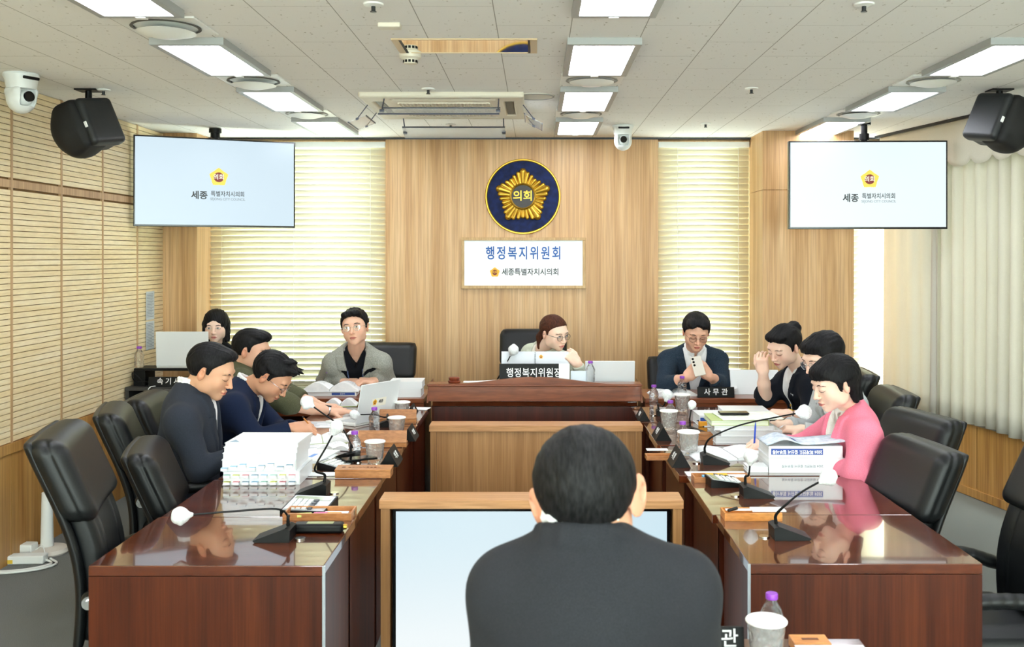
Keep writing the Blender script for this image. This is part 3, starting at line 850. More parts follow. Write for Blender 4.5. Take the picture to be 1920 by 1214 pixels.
# ------------------------------------------------------------------ ceiling cameras, speakers, detectors
CAMW = mat('camera white shell', '#dfe3e2', .3)
def ptz(px, d, yaw, label, down=0, sc=1):
    c = P(px, 300, d)
    r = empty('dome_camera', (c.x, d, CEIL), yaw, label, 'camera', 'white ceiling cameras')
    r.scale = (sc,)*3
    B().lathe([(.0001, 0), (.074, 0), (.078, -.006), (.078, -.012), (.070, -.03), (.064, -.072), (.0001, -.074)], 40).out('mount', CAMW, r, smooth=True)
    B().box(-.04, .04, -.0765, -.066, -.032, -.018, bev=.004).out('sensor_window', BLACKP, r)
    s = Sdf(.004)
    s.ell((0, 0, -.115), (.064, .064, .068), .01).rbox((0, 0, -.085), (.062, .055, .03), .03, .01)
    s.rbox((0, -.05, -.10), (.036, .03, .05), .012, .004, op='-')
    s.obj('yoke', CAMW, r)
    M = Matrix.Translation((0, -.02, -.112)) @ Matrix.Rotation(-down, 4, 'X')
    b = B().sph((0, 0, 0), .037, 24, M=M); h = b.out('camera_head', CAMW, r, smooth=True)
    B().cyl((0, -.036, 0), .024, .012, axis='y', M=M).out('lens', mat('lens black', '#050608', .08), h, smooth=True)
ptz(40, 5.08, D_(62), 'white ceiling camera at the top of the grooved wall, cut by the picture edge', .1, 1.12)
ptz(1168, 7.10, D_(0), 'white ceiling camera hanging before the oak wall right of the emblem', .1, 1.0)
GRL = noisy('speaker grille', '#060607', '#0c0d0f', .7, 900, .4, .0006)
SPB = noisy('speaker cabinet grey', '#15181b', '#1c2023', .5, 300, .15)
def speaker(px, py, d, sgn, label):
    c = P(px, py, d)
    r = empty('wall_speaker', (c.x, d, c.z), 0, label, 'speaker', 'black wall speakers')
    R = (Matrix.Rotation(sgn*D_(-22), 3, 'Y') @ Matrix.Rotation(sgn*D_(-24), 3, 'Z'))
    s = Sdf(.005)
    s.rbox(R @ Vector((sgn*.080, .02, 0)), (.038, .12, .138), .03, .02, R=np.array(R))
    s.rbox(R @ Vector((sgn*.02, .03, 0)), (.08, .11, .132), .04, .02, R=np.array(R))
    s.obj('cabinet', SPB, r)
    s = Sdf(.005)
    s.ell(R @ Vector((-sgn*.045, -.04, .0)), (.125, .125, .155), .02, R=np.array(R)).rbox(R @ Vector((sgn*.005, -.045, 0)), (.078, .085, .145), .035, .05, R=np.array(R))
    s.obj('grille', GRL, r)
    RR = R.to_4x4()
    B().box(-.008, .008, -.003, .003, -.016, .016, M=RR @ Matrix.Translation((sgn*.10, -.101, -.02))).out('badge', LETW, r)
    B().tube([(0, .02, CEIL-c.z), (0, .02, .05)], .018, 12).box(-.06, .06, -.03, .07, CEIL-c.z-.008, CEIL-c.z).out('ceiling_bracket', BLACKP, r)
speaker(163, 239, 5.55, 1, 'black wedge loudspeaker high on the grooved left wall')
speaker(1877, 230, 5.55, -1, 'black wedge loudspeaker high before the curtain valance')
def sprinkler(px, py, label):
    c = T(px, py, CEIL)
    r = empty('sprinkler', (c.x, c.y, CEIL), 0, label, 'sprinkler', 'small ceiling sprinklers')
    B().lathe([(.0001, 0), (.038, 0), (.036, -.006), (.016, -.010), (.0001, -.010)], 24).out('rose', WHITE, r, smooth=True)
    B().cyl((0, 0, -.018), .008, .02, seg=12).cyl((0, 0, -.03), .012, .003, seg=12).out('nozzle', DKMETAL, r)
for px, py, lb in ((700, 7, 'tiny sprinkler at the top edge, left of the middle lamps'), (803, 166, 'tiny sprinkler between the ceiling air unit and the smoke detector'), (845, 233, 'tiny sprinkler behind the ceiling air unit near the emblem wall'),
                   (1409, 165, 'tiny sprinkler right of the middle lamps'), (1323, 231, 'tiny sprinkler near the end wall, right of the white camera'), (1620, 7, 'tiny sprinkler at the top edge, toward the right-hand lamps'), (194, 168, 'tiny sprinkler above the left loudspeaker')):
    sprinkler(px, py, lb)
c = T(768, 99, CEIL)
r = empty('smoke_detector', (c.x, c.y+.03, CEIL), 0, 'round cream smoke detector by the mirrored ceiling hatch', 'smoke detector')
B().lathe([(.0001, 0), (.052, 0), (.050, -.018), (.034, -.026), (.032, -.045), (.0001, -.048)], 32).out('housing', mat('cream plastic', '#ded8c8', .5), r, smooth=True)
b = B()
for k in range(12):
    a = 2*PI*k/12; b.box(-.006, .006, -.034, -.030, -.042, -.030, M=Matrix.Rotation(a, 4, 'Z'))
b.out('vent_slots', BLACKP, r)
c = T(731, 45, CEIL)
o = B().box(-.045, .045, -.03, .03, -.018, 0, bev=.004).out('ceiling_sensor', mat('cream plastic', '#ded8c8', .5)); o.location = (c.x, c.y, CEIL); tag(o, 'small pale box sensor on the ceiling near the top edge', 'sensor')
c = T(1004, 180, CEIL)
r = empty('ceiling_speaker', (c.x, c.y, CEIL), 0, 'flat round ceiling speaker cover right of the ceiling air unit', 'ceiling speaker')
B().lathe([(.0001, 0), (.115, 0), (.113, -.006), (.0001, -.007)], 48).out('cover', mat('ceiling cover', '#cfccc2', .6), r, smooth=True)
B().lathe([(.100, -.0055), (.106, -.0085), (.112, -.0055)], 48).out('rim', GREYM, r)
# mirrored hatch
r = empty('ceiling_hatch', (-.31, 4.39, CEIL), 0, 'mirror-bright rectangular ceiling hatch reflecting the oak wall and sign', 'ceiling hatch')
b = B(); W, Ln = .315, .145
for x0, x1, y0, y1 in ((-W, W, -Ln, -Ln+.012), (-W, W, Ln-.006, Ln), (-W, -W+.03, -Ln+.012, Ln-.006), (W-.03, W, -Ln+.012, Ln-.006)): b.box(x0, x1, y0, y1, -.006, 0)
b.out('frame', mat('hatch frame', '#cdb692', .4), r)
B().box(-W+.03, W-.03, -Ln+.012, Ln-.006, -.004, -.001).out('mirror_panel', mat('mirror', '#f0efe8', .03, 1.0), r)
b = B()
for s in (-1, 1): b.box(s*(W-.036)-.005, s*(W-.036)+.005, -Ln+.014, Ln-.008, -.0062, -.0042)
b.out('slot', BLACKP, r)
# air conditioner cassette with wind guards
A = empty('ceiling_air_conditioner', (-.545, 6.10, CEIL), 0, 'square ceiling air conditioner with clear wind guards hanging round it', 'air conditioner')
CREAM = mat('cream plastic', '#ded8c8', .5)
s = Sdf(.006)
s.rbox((0, 0, -.012), (.475, .46, .02), .012, .004)
for sx, sy, hx_, hy_ in ((0, -1, .30, .030), (0, 1, .30, .03), (-1, 0, .03, .30), (1, 0, .03, .30)):
    s.rbox((sx*.385, sy*.37, -.035), (hx_, hy_, .020), .01, .004, op='-')
s.obj('housing', CREAM, A)
b = B()
for k in range(26): b.box(-.27+.54*k/25-.004, -.27+.54*k/25+.004, -.27, .27, -.040, -.034)
for k in range(7): b.box(-.27, .27, -.27+.54*k/6-.003, -.27+.54*k/6+.003, -.038, -.032)
b.out('intake_grille', CREAM, A)
b = B()
for sx, sy, hx_, hy_ in ((0, -1, .28, .022), (0, 1, .28, .022), (-1, 0, .022, .28), (1, 0, .022, .28)): b.box(sx*.385-hx_, sx*.385+hx_, sy*.37-hy_, sy*.37+hy_, -.024, -.020)
b.out('louver', mat('louver dark', '#5b5a52', .5), A)
ACR = bpy.data.materials.new('clear acrylic'); ACR.use_nodes = True
nt = ACR.node_tree; nt.nodes.clear(); o_ = nt.nodes.new('ShaderNodeOutputMaterial'); t_ = nt.nodes.new('ShaderNodeBsdfTransparent'); g_ = nt.nodes.new('ShaderNodeBsdfPrincipled'); m_ = nt.nodes.new('ShaderNodeMixShader')
g_.inputs['Base Color'].default_value = lin('#e6ecf2'); g_.inputs['Roughness'].default_value = .1; m_.inputs[0].default_value = .35
nt.links.new(t_.outputs[0], m_.inputs[1]); nt.links.new(g_.outputs[0], m_.inputs[2]); nt.links.new(m_.outputs[0], o_.inputs[0])
GEDG = mat('guard edge', '#4a5060', .4, .3)
for rz_, dd, tl in ((0, .50, .35), (PI, .50, .35), (PI/2, .53, .35), (-PI/2, .53, .25)):
    g = B().box(-.34, .34, -.08, .08, -.002, .002, M=Matrix.Translation((0, 0, 0)) @ Matrix.Rotation(tl, 4, 'X')).out('wind_guard', ACR, A, loc=(math.sin(rz_)*dd*1.0, -math.cos(rz_)*dd, -.115), rot=(0, 0, rz_))
    if rz_ in (PI/2, -PI/2): g.scale = (.5, .7, 1)
    eb = B()
    M = Matrix.Rotation(tl, 4, 'X')
    for yy in (-.08, .08): eb.box(-.34, .34, yy-.003, yy+.003, -.004, .004, M=M)
    for xx in (-.33, .33):
        eb.tube([M @ Vector((xx, .0, .002)), (xx, .10, .095)], .004, 6)
        eb.box(xx-.012, xx+.012, -.012, .012, -.006, .008, M=M)
    eb.out('guard_frame', GEDG, g)

# wall notices, cable clutter on the left
def notice(py0, py1, label):
    c0 = P(270, py0, 7.22); zc = (P(270, py0, 7.28).z+P(270, py1, 7.28).z)/2; h = abs(P(270, py0, 7.28).z-P(270, py1, 7.28).z)/2
    r = empty('wall_notice', (XL+.0175, 7.295, zc), 0, label, 'paper notice', 'printed sheets on the grooved wall')
    B().box(-.0005, .0005, -.078, .078, -h, h).out('sheet', mat('notice paper', '#c3ccd2', .6), r)
    b = B()
    for k in range(16): b.box(.0006, .0009, -.066, .05+.016*math.sin(k*3), h-.02-k*(2*h-.03)/16, h-.016-k*(2*h-.03)/16)
    b.out('print', INKG, r)
notice(547, 600, 'upper of two printed sheets taped to the grooved wall')
notice(603, 656, 'lower of two printed sheets taped to the grooved wall')
# ------------------------------------------------------------------ things lying on the desks
def clear(name, tint, mixf, rough, bs, sc):
    m = bpy.data.materials.new(name); m.use_nodes = True; nt = m.node_tree; b_ = nt.nodes['Principled BSDF']
    b_.inputs['Base Color'].default_value = lin(tint); b_.inputs['Roughness'].default_value = rough; b_.inputs['Transmission Weight'].default_value = .9 if 'glass' in name else .96; b_.inputs['IOR'].default_value = 1.38
    v = nt.nodes.new('ShaderNodeTexVoronoi'); v.inputs['Scale'].default_value = sc; tc = nt.nodes.new('ShaderNodeTexCoord'); nt.links.new(tc.outputs['Object'], v.inputs['Vector'])
    bu = nt.nodes.new('ShaderNodeBump'); bu.inputs['Strength'].default_value = bs; bu.inputs['Distance'].default_value = .004
    nt.links.new(v.outputs['Distance'], bu.inputs['Height']); nt.links.new(bu.outputs['Normal'], b_.inputs['Normal'])
    t_ = nt.nodes.new('ShaderNodeBsdfTransparent'); mx_ = nt.nodes.new('ShaderNodeMixShader'); mx_.inputs[0].default_value = mixf
    o_ = [n for n in nt.nodes if n.type == 'OUTPUT_MATERIAL'][0]
    nt.links.new(t_.outputs[0], mx_.inputs[1]); nt.links.new(b_.outputs[0], mx_.inputs[2]); nt.links.new(mx_.outputs[0], o_.inputs[0])
    return m
PET = clear('clear bottle plastic', '#f4f8fa', .8, .06, .8, 55)
CRY = clear('cut crystal glass', '#fbfdfd', .85, .03, 1.0, 60)
COVP = mat('white paper lid', '#f4f3ee', .7)
MESHC = noisy('white microphone cover', '#d5dadd', '#eceff0', .8, 160, .5, .002)
def make_bottle():
    r = empty('water_bottle')
    w = lambda a, i, z: .03*math.cos(a*8) if .02 < z < .085 else 0
    prof = [(.0001, .001), (.024, .0), (.0285, .006), (.029, .02), (.0265, .028), (.029, .036), (.0265, .044), (.029, .052), (.0265, .060), (.029, .068), (.029, .082), (.024, .097), (.0145, .112), (.0125, .118), (.0125, .121)]
    B().lathe(prof, 32, wob=w).out('bottle_body', PET, r, smooth=True)
    B().lathe([(.0001, .121), (.0155, .121), (.0158, .124), (.0158, .134), (.0145, .136), (.0001, .136)], 32).out('cap', PURPLE, r, smooth=True)
    return r
def make_glass():
    r = empty('crystal_tumbler')
    w = lambda a, i, z: .035*math.cos(a*12+(i % 2)*PI) if .01 < z < .085 else 0
    prof = [(.0001, .0), (.030, .0), (.033, .004), (.036, .02), (.038, .04), (.040, .06), (.042, .08), (.043, .095), (.040, .095), (.037, .06), (.033, .02), (.0001, .016)]
    B().lathe(prof, 48, wob=w).out('glass_body', CRY, r, smooth=True)
    B().lathe([(.0001, .0955), (.047, .0955), (.048, .094), (.0485, .097), (.046, .1), (.0001, .101)], 32).out('paper_lid', COVP, r, smooth=True)
    return r
PROTO = {}
def inst(kind, maker, loc, label, cat, group, rz=0, sc=1):
    if kind in PROTO: o = copy_tree(PROTO[kind])
    else: o = maker(); PROTO[kind] = o
    o.location = loc; o.rotation_euler = (0, 0, rz); o.scale = (sc,)*3 if not isinstance(sc, tuple) else sc
    return tag(o, label, cat, group)
BG, GG = 'small water bottles with purple caps', 'crystal tumblers with paper lids'
def bottle(px, py, label, z=.73, d=None, sc=1): 
    c = T(px, py, z) if d is None else Vector(((px-PX)*d/F, d, z)); return inst('bottle', make_bottle, (c.x, c.y, z+.0005), label, 'bottle', BG, random.random()*6, sc)
def glass(px, py, label, z=.73, d=None, sc=1):
    c = T(px, py, z) if d is None else Vector(((px-PX)*d/F, d, z)); return inst('glass', make_glass, (c.x, c.y, z+.0005), label, 'glass', GG, random.random()*6, sc)
bottle(665, 864, 'water bottle nearest on the left desks, beside the black phone')
bottle(702, 812, 'water bottle on the left before the white laptop')
bottle(719, 786, 'water bottle on the left beside the dark tumbler behind the laptop')
bottle(615, 733, 'water bottle before the man in the grey blazer', z=.755)
bottle(1107, 716, 'water bottle on the chairwoman\'s bench before her laptop', z=.868, d=6.27)
bottle(1226, 763, 'water bottle nearest the bench end on the right desks')
bottle(1279, 745, 'water bottle standing before the man with the phone', z=.755, sc=1.0)
bottle(1257, 797, 'water bottle half hidden behind a crystal tumbler, second on the right desks')
bottle(1280, 843, 'water bottle behind the nearest crystal tumbler on the right desks')
bottle(261, 690, 'water bottle on the black riser by the grooved wall', z=.882, d=6.98, sc=1.1)
glass(703, 868, 'crystal tumbler with paper lid nearest on the left desks')
glass(744, 818, 'crystal tumbler with paper lid second on the left, behind a pencil box')
glass(754, 786, 'crystal tumbler with paper lid farthest on the left desks')
glass(1291, 853, 'crystal tumbler nearest on the right desks, before the woman in pink', sc=1.12)
glass(1254, 806, 'crystal tumbler second on the right desks beside a black nameplate', sc=1.05)
glass(1279, 772, 'crystal tumbler farthest on the right desks', sc=1.05)

# dark insulated tumbler
c = T(733, 780)
r = empty('travel_tumbler', (c.x, c.y, .7305), 0, 'dark steel travel tumbler behind the white laptop', 'tumbler')
B().lathe([(.0001, 0), (.028, 0), (.031, .01), (.034, .10), (.0001, .10)], 28).out('tumbler_body', mat('dark tumbler', '#1b1d20', .25, .4), r, smooth=True)
B().lathe([(.0345, .10), (.036, .102), (.036, .135), (.03, .14), (.0001, .14)], 28).out('tumbler_lid', mat('smoked lid', '#74777a', .15, .6), r, smooth=True)

# ---- microphones
MG = 'gooseneck desk microphones with white covers'
def mic(base, stalk, head, rz, label, hr=.028, z=.73, bs=1.0, hs=(1, 1, 1)):
    """base = pixel of the foot's front edge; stalk, head = room points"""
    c = base if isinstance(base, Vector) else T(*base, z)
    r = empty('gooseneck_microphone', (c.x, c.y+.045, z+.0005), 0, label, 'microphone', MG)
    O = Vector(r.location)
    M = Matrix.Rotation(rz, 4, 'Z')
    pr = [(-.060, 0), (.055, 0), (.062, .006), (-.045, .046), (-.062, .040)]
    B().prism([(x*bs, y*bs) for x, y in pr], -.045*bs, .045*bs, M=M @ X90).out('base', BLACKP, r)
    sl = math.atan2(-.040, .107)
    B().box(-.035*bs, .045*bs, -.033*bs, .033*bs, .0245*bs, .0258*bs, M=M @ Matrix.Rotation(-sl, 4, 'Y')).out('button_panel', mat('microphone panel', '#4a4f55', .3), r)
    st = M @ Vector((-.045*bs, 0, .045*bs))
    pts = smoothpath([st, st+Vector((0, 0, .03))]+[Vector(p)-O for p in stalk]+[Vector(head)-O], 6)
    B().tube(pts[:14], .0062, 8, r2=.004).tube(pts[12:], .0036, 8).out('gooseneck', BLACKP, r, smooth=True)
    s = Sdf(.003)
    hd = (Vector(head)-O); dirn = (pts[-1]-pts[-4]).normalized()
    s.ell(hd+dirn*hr*.5, (hr, hr, hr*1.05), .01, R=None).cone(hd-dirn*hr*.7, hd+dirn*hr*.2, hr*.35, hr*.9, .012)
    s.fn(lambda X, Y, Z: wob((X, Y, Z), 180, .0016, 3), np.array(hd)-.06, np.array(hd)+.06, .001, 'd')
    s.obj('microphone_cover', MESHC, r)
    B().cyl((0, 0, 0), .018, .004).out('cable_grommet', CHROME, r, loc=M @ Vector((-.085*bs, 0, .002)))
# left side
d = 3.28; mic((508, 1019), [P(540, 968, 3.32), P(518, 955, 3.30), P(430, 960, 3.27)], P(345, 967, 3.25), PI, 'desk microphone nearest on the left, its neck bent far to the left', .028)
mic((582, 931), [P(590, 880, 3.88), P(612, 838, 3.9)], P(629, 806, 3.92), PI, 'second desk microphone on the left, neck upright beside the tabbed paper stack', .026)
mic((640, 868), [P(660, 838, 4.5), P(640, 802, 4.52), P(600, 772, 4.55)], P(580, 758, 4.57), PI-.5, 'third desk microphone on the left, tall white cover before the navy suit', .030)
mic((712, 803), [P(722, 783, 5.28), P(700, 778, 5.27), P(682, 778, 5.27)], P(668, 778, 5.26), PI, 'desk microphone on the left by the white laptop, neck bent level', .024, bs=.8)
# right side
mic((1487, 1015), [P(1476, 945, 3.3), P(1505, 922, 3.3)], P(1548, 898, 3.31), 0, 'desk microphone nearest on the right, behind the wooden box', .027)
mic((1424, 936), [P(1404, 890, 3.86)], P(1407, 862, 3.87), 0, 'second desk microphone on the right, short upright neck by the calculator', .026)
mic((1344, 873), [P(1335, 820, 4.46), P(1390, 797, 4.5), P(1460, 782, 4.52)], P(1503, 774, 4.54), 0, 'desk microphone with a long neck sweeping toward the woman in pink', .032)
mic((1310, 817), [P(1293, 788, 5.05)], P(1297, 762, 5.06), 0, 'desk microphone on the right with small cover before the piled reports', .020, bs=.85)
mic((1248, 782), [P(1244, 762, 5.65)], P(1250, 745, 5.66), 0, 'farthest desk microphone on the right, before the man with the phone', .030, bs=.8)
mic(Vector((P(938, 0, 6.55).x, 6.50, .752)), [P(945, 690, 6.5)], P(961, 660, 6.45), 0, 'microphone on the bench before the chairwoman', .034, z=.752, bs=.8)

# ---- books and papers
def book(cx, cy, z, w, dp, h, rz, label, cover=COVERW, pages=PAPERG, name='report_book', cat='book', group=None, spine='front'):
    r = empty(name, (cx, cy, z), rz, label, cat, group)
    t = .0022 if h > .012 else .0008
    B().box(-w/2+.003, w/2-.003, -dp/2+.002, dp/2-.003, t, h-t).out('pages', pages, r)
    b = B().box(-w/2, w/2, -dp/2, dp/2, 0, t).box(-w/2, w/2, -dp/2, dp/2, h-t, h)
    if spine == 'front': b.box(-w/2, w/2, -dp/2-.001, -dp/2+.0015, 0, h)
    elif spine == 'left': b.box(-w/2-.001, -w/2+.0015, -dp/2, dp/2, 0, h)
    elif spine == 'right': b.box(w/2-.0015, w/2+.001, -dp/2, dp/2, 0, h)
    elif spine == 'back': b.box(-w/2, w/2, dp/2-.0015, dp/2+.001, 0, h)
    b.out('cover', cover, r)
    return r
def sheet(cx, cy, z, w, dp, rz, label, m=PAPER, h=.001, name='paper_sheet', cat='paper', group=None, curl=0, lines=0):
    r = empty(name, (cx, cy, z), rz, label, cat, group)
    def fn(u, v): return (-w/2+w*u, -dp/2+dp*v, h+curl*(u*u)+curl*.3*math.sin(v*3))
    B().grid(fn, 8, 4).out('sheet', m, r, solid=max(.0006, h*.9))
    if lines:
        b = B()
        for k in range(lines):
            y = dp/2-.03-k*(dp-.05)/lines; b.box(-w*.4, w*(.2+.18*math.sin(k*2.3)), y-.0015, y+.0015, h*1.5+curl*.25, h*1.5+curl*.25+.0005)
        b.out('print', INKG, r)
    return r
def open_book(cx, cy, z, w, dp, rz, label, th=.02, cover=COVERW, lift=.02, lines=10, name='open_book'):
    """w: width of one page"""
    r = empty(name, (cx, cy, z), rz, label, 'book', None)
    for s in (-1, 1):
        def fn(u, v, s=s):
            x = w*u; return (s*(x+.002), -dp/2+dp*v, .004+th*(1-u)**.5*(.25+.75*u)*1.6+lift*math.sin(PI*min(1, u*1.15))*(.75+.25*math.cos(v*2)))
        b = B(); n, m_ = 14, 3
        top = [[fn(i/n, j/m_) for j in range(m_+1)] for i in range(n+1)]
        b.grid(lambda u, v: fn(u, v), n, m_)
        for j in (0, m_):
            for i in range(n):
                a0, a1 = top[i][j], top[i+1][j]
                b.quad(a0, a1, (a1[0], a1[1], .003), (a0[0], a0[1], .003))
        for j in range(m_):
            a0, a1 = top[n][j], top[n][j+1]; b.quad(a0, a1, (a1[0], a1[1], .003), (a0[0], a0[1], .003))
        bmesh.ops.remove_doubles(b.bm, verts=b.bm.verts[:], dist=1e-5)
        b.out('pages', PAPERG if False else PAPER, r, smooth=True)
        b = B()
        for k in range(lines):
            y = dp/2-.03-(dp-.06)*k/lines
            for i in range(3, 11):
                if random.random() < .25: continue
                u0, u1 = i/13, (i+.8)/13; p0, p1 = fn(u0, .5), fn(u1, .5)
                b.quad((p0[0], y, p0[2]+.0016), (p1[0], y, p1[2]+.0016), (p1[0], y+.003, p1[2]+.0016), (p0[0], y+.003, p0[2]+.0016))
        b.out('print', INKG, r, fix=False)
    B().box(-w-.004, w+.004, -dp/2-.004, dp/2+.004, 0, .0025).out('cover', cover, r)
    return r
# tall tabbed stack at left
SX0, SX1, SY = P(417, 0, 4.07).x, P(561, 0, 4.07).x, 4.06
cx = (SX0+SX1)/2; w = SX1-SX0; z = .7305
TABC = [mat('tab '+n, c, .6) for n, c in (('yellow', '#d9dc7c'), ('blue', '#9cc4e0'), ('rose', '#d98f9a'), ('mint', '#a8cfc4'), ('grey blue', '#8fa9bd'))]
st = [(.056, .0, 'lowest and thickest report of the left stack, edged with two rows of coloured tabs', 2), (.046, -.012, 'second report from the bottom of the left stack, with pale blue tabs', 1), (.026, -.008, 'third report from the bottom of the left stack', 0), (.024, -.005, 'fourth report from the bottom of the left stack', 0), (.016, .0, 'topmost report of the left stack, with a blue triangle in its corner', 0)]
for i, (h, dx, lb, tabs) in enumerate(st):
    r = book(cx+dx, SY+.13+.004*i, z, w-.012*(i > 0), .245, h, random.uniform(-.02, .02), lb, group='reports in the tall left stack', spine='right', pages=PAPER)
    if tabs:
        for row in range(tabs):
            nn = 8
            for k in range(nn):
                x = -w/2+.02+(w-.05)*k/(nn-1); zt = h*(.25+.5*row) if tabs == 2 else h*(.30+.45*((k*.37) % 1))
                c_ = TABC[(k*2+row*3+i) % 5] if tabs == 2 else TABC[1 if k < 4 else 4]
                B().box(x-.013, x+.013, -.1385, -.120, zt-.0015, zt+.0015).out('index_tab', c_, r)
                B().box(x-.013, x+.013, -.1388, -.1375, zt-.011, zt).out('index_tab', PAPER, r)
    if i == 4: B().prism([(-w/2+.02, -.10), (-w/2+.06, -.10), (-w/2+.03, -.05)], h, h+.0004).out('cover_mark', TABC[4], r)
    z += h+.0004
# white booklet on thick book right of the stack
c = T(588, 882); book(c.x+.005, c.y+.10, .7305, .11, .20, .030, -.1, 'thick book with cream page edges right of the tall left stack', pages=PAPERC, spine='left')
c = P(585, 850, 4.45); r = book(c.x, c.y+.05, .761, .15, .26, .006, -.18, 'white booklet with a blue mark lying on the cream-edged book'); B().box(-.01, .01, -.05, .02, .0061, .0066).out('cover_mark', mat('pale blue mark', '#6d9be0', .6), r)
c = T(594, 890); sheet(c.x, c.y, .7305, .17, .07, 0, 'loose white sheet at the foot of the tall left stack')
# papers before dark grey suit / navy suit
c = T(600, 830); open_book(c.x, c.y+.05, .7305, .13, .20, .25, 'open book with green cover before the man in the navy suit', cover=COVERG, th=.018, lift=.018)
c = T(560, 845); sheet(c.x+.02, c.y+.02, .7305, .20, .27, .1, 'printed sheet between the dark grey and navy suited men', lines=10)
c = T(590, 797); sheet(c.x, c.y, .7305, .30, .20, 0, 'wide printed sheet the man in the navy suit writes on', lines=9)
c = T(665, 812); sheet(c.x+.03, c.y, .7305, .13, .10, 0, 'white sheet beneath the water bottle before the laptop')
c = T(648, 850); open_book(c.x-.05, c.y+.12, .7305, .09, .13, -.3, 'small open grey booklet beside the third left microphone', cover=GREYM, th=.012, lift=.012, lines=5)
# olive man's stuff: roll / open papers
c = T(645, 763); open_book(c.x-.03, c.y+.06, .7305, .10, .14, .1, 'small open booklet behind the laptop, its pages curling up', cover=COVERG, th=.02, lift=.03, lines=4)
# grey blazer man's pile
zb = .7555
r = book(P(618, 0, 6.5).x, 6.55, zb, .36, .20, .028, .04, 'report lying flat under the big open book, blue band on its spine', group='reports on the left staff desk')
B().box(.02, .17, -.1025, -.1012, .006, .022).out('spine_label', NAVYL, r)
text('결산서', .012, LETW, r, wallM((.09, -.1031, .014)), ext=.0003)
open_book(P(620, 0, 6.5).x, 6.54, zb+.0285, .185, .20, .05, 'big white open book propped on a report before the grey blazer', lift=.035, th=.03)
book(P(556, 0, 6.45).x, 6.47, zb, .10, .16, .045, .1, 'olive-edged closed book beside the big open book', cover=mat('olive cover', '#8a8f72', .6), group='reports on the left staff desk', spine='left')
for k, (h, lb) in enumerate(((.055, 'lower of two thick white reports at the right of the grey blazer'), (.045, 'upper of two thick white reports at the right of the grey blazer'))):
    book(P(759, 0, 6.42).x+.006*k, 6.50, zb+k*.0555, .215, .20, h, .01*k, lb, group='thick white reports on the left staff desk')
c = T(786, 768, .73); sheet(c.x-.01, c.y+.02, .7305, .14, .10, -.2, 'loose white slips at the inner end of the left desks', h=.002)

# pencil boxes
PG = 'wooden pencil boxes'
def pencil_box(px, py, w, dp, h, rz, label, m=BOXW, lid=None, mark=True, z=.7305):
    c = T(px, py, z); r = empty('pencil_box', (c.x, c.y+dp/2, z), rz, label, 'pencil box', PG)
    t = .006
    b = B().box(-w/2, w/2, -dp/2, dp/2, 0, t).box(-w/2, w/2, -dp/2, -dp/2+t, t, h).box(-w/2, w/2, dp/2-t, dp/2, t, h).box(-w/2, -w/2+t, -dp/2+t, dp/2-t, t, h).box(w/2-t, w/2, -dp/2+t, dp/2-t, t, h)
    b.out('tray', m, r)
    if lid is not None:
        M = Matrix.Translation((0, -dp/2, h+.001)) @ Matrix.Rotation(lid, 4, 'X')
        l = B().box(-w/2-.002, w/2+.002, 0, dp*.98, 0, .006, M=M).out('lid', m, r)
        if mark:
            face = -1 if lid > 1 else 1
            MM = M @ Matrix.Translation((0, dp*.5, .0065)) if face > 0 else M @ Matrix.Translation((0, dp*.5, -.0006)) @ Matrix.Rotation(PI, 4, 'Y')
            text('세종특별자치시의회', .017, mat('burnt mark', '#6b3a1c', .6), l, MM @ (Matrix.Rotation(PI, 4, 'Z') if face > 0 else Matrix()), ext=.0003)
            B().cyl((.088 if face < 0 else -.088, 0, 0), .009, .0008, seg=20, M=MM).out('crest', mat('burnt mark', '#6b3a1c', .6), l)
    B().box(w/2-.001, w/2+.003, -.01, .01, h*.3, h*.9).out('clasp', CHROME, r)
    return r
pencil_box(680, 897, .235, .085, .028, 0, 'closed wooden pencil box nearest on the left, before the crystal tumbler', lid=.05)
pencil_box(717, 839, .235, .06, .022, 0, 'wooden pencil box on the left with its lid raised toward the viewer', lid=1.35)
pencil_box(746, 793, .205, .055, .020, 0, 'farthest wooden pencil box on the left with raised lid', lid=1.3)
r = pencil_box(594, 977, .245, .11, .025, 0, 'open wooden tray of clips and notes by the calculator on the left')
B().box(-.02, .10, -.01, .03, .007, .012).out('note_pad', PAPER, r)
for k, (m_, x) in enumerate(((mat('orange note', '#e89a4a', .6), .03), (mat('pink note', '#d96a9a', .6), -.02), (TABC[0], -.08))): B().box(x, x+.05, -.035-.004*k, -.012, .0125, .020, M=Matrix.Rotation(.1*k, 4, 'Z')).out('sticky_note', m_, r)
r = pencil_box(1413, 978, .205, .085, .028, 0, 'orange wooden pencil box nearest on the right, open', m=BOXO)
B().box(-.09, .09, .0, .02, .026, .0295).box(.0, .12, -.03, .025, .030, .034).out('note_pad', PAPER, r); B().tube([(-.085, -.015, .031), (-.05, .0, .036)], .006, 8).out('clip', DKMETAL, r)
r = pencil_box(1355, 906, .235, .09, .022, 0, 'open wooden tray with sticky notes behind the right calculator')
B().box(-.06, .03, -.03, .03, .012, .023).out('sticky_note', mat('yellow note', '#f0c030', .6), r); B().box(-.08, -.05, -.03, .0, .012, .024).out('sticky_note', mat('sky note', '#5aa9d8', .6), r); B().box(.03, .11, -.035, .035, .012, .018).out('note_pad', PAPER, r)
pencil_box(1245, 864, .16, .08, .018, 0, 'wooden pencil box at the inner edge of the right desks, white slip on top')
c = T(1225, 855); sheet(c.x+.02, c.y+.02, .752, .10, .05, 0, 'white slip and pale blue tab on the inner right pencil box', h=.003)
pencil_box(1340, 826, .17, .06, .025, 0, 'wooden pencil box before the piled reports on the right', lid=.02, mark=False)
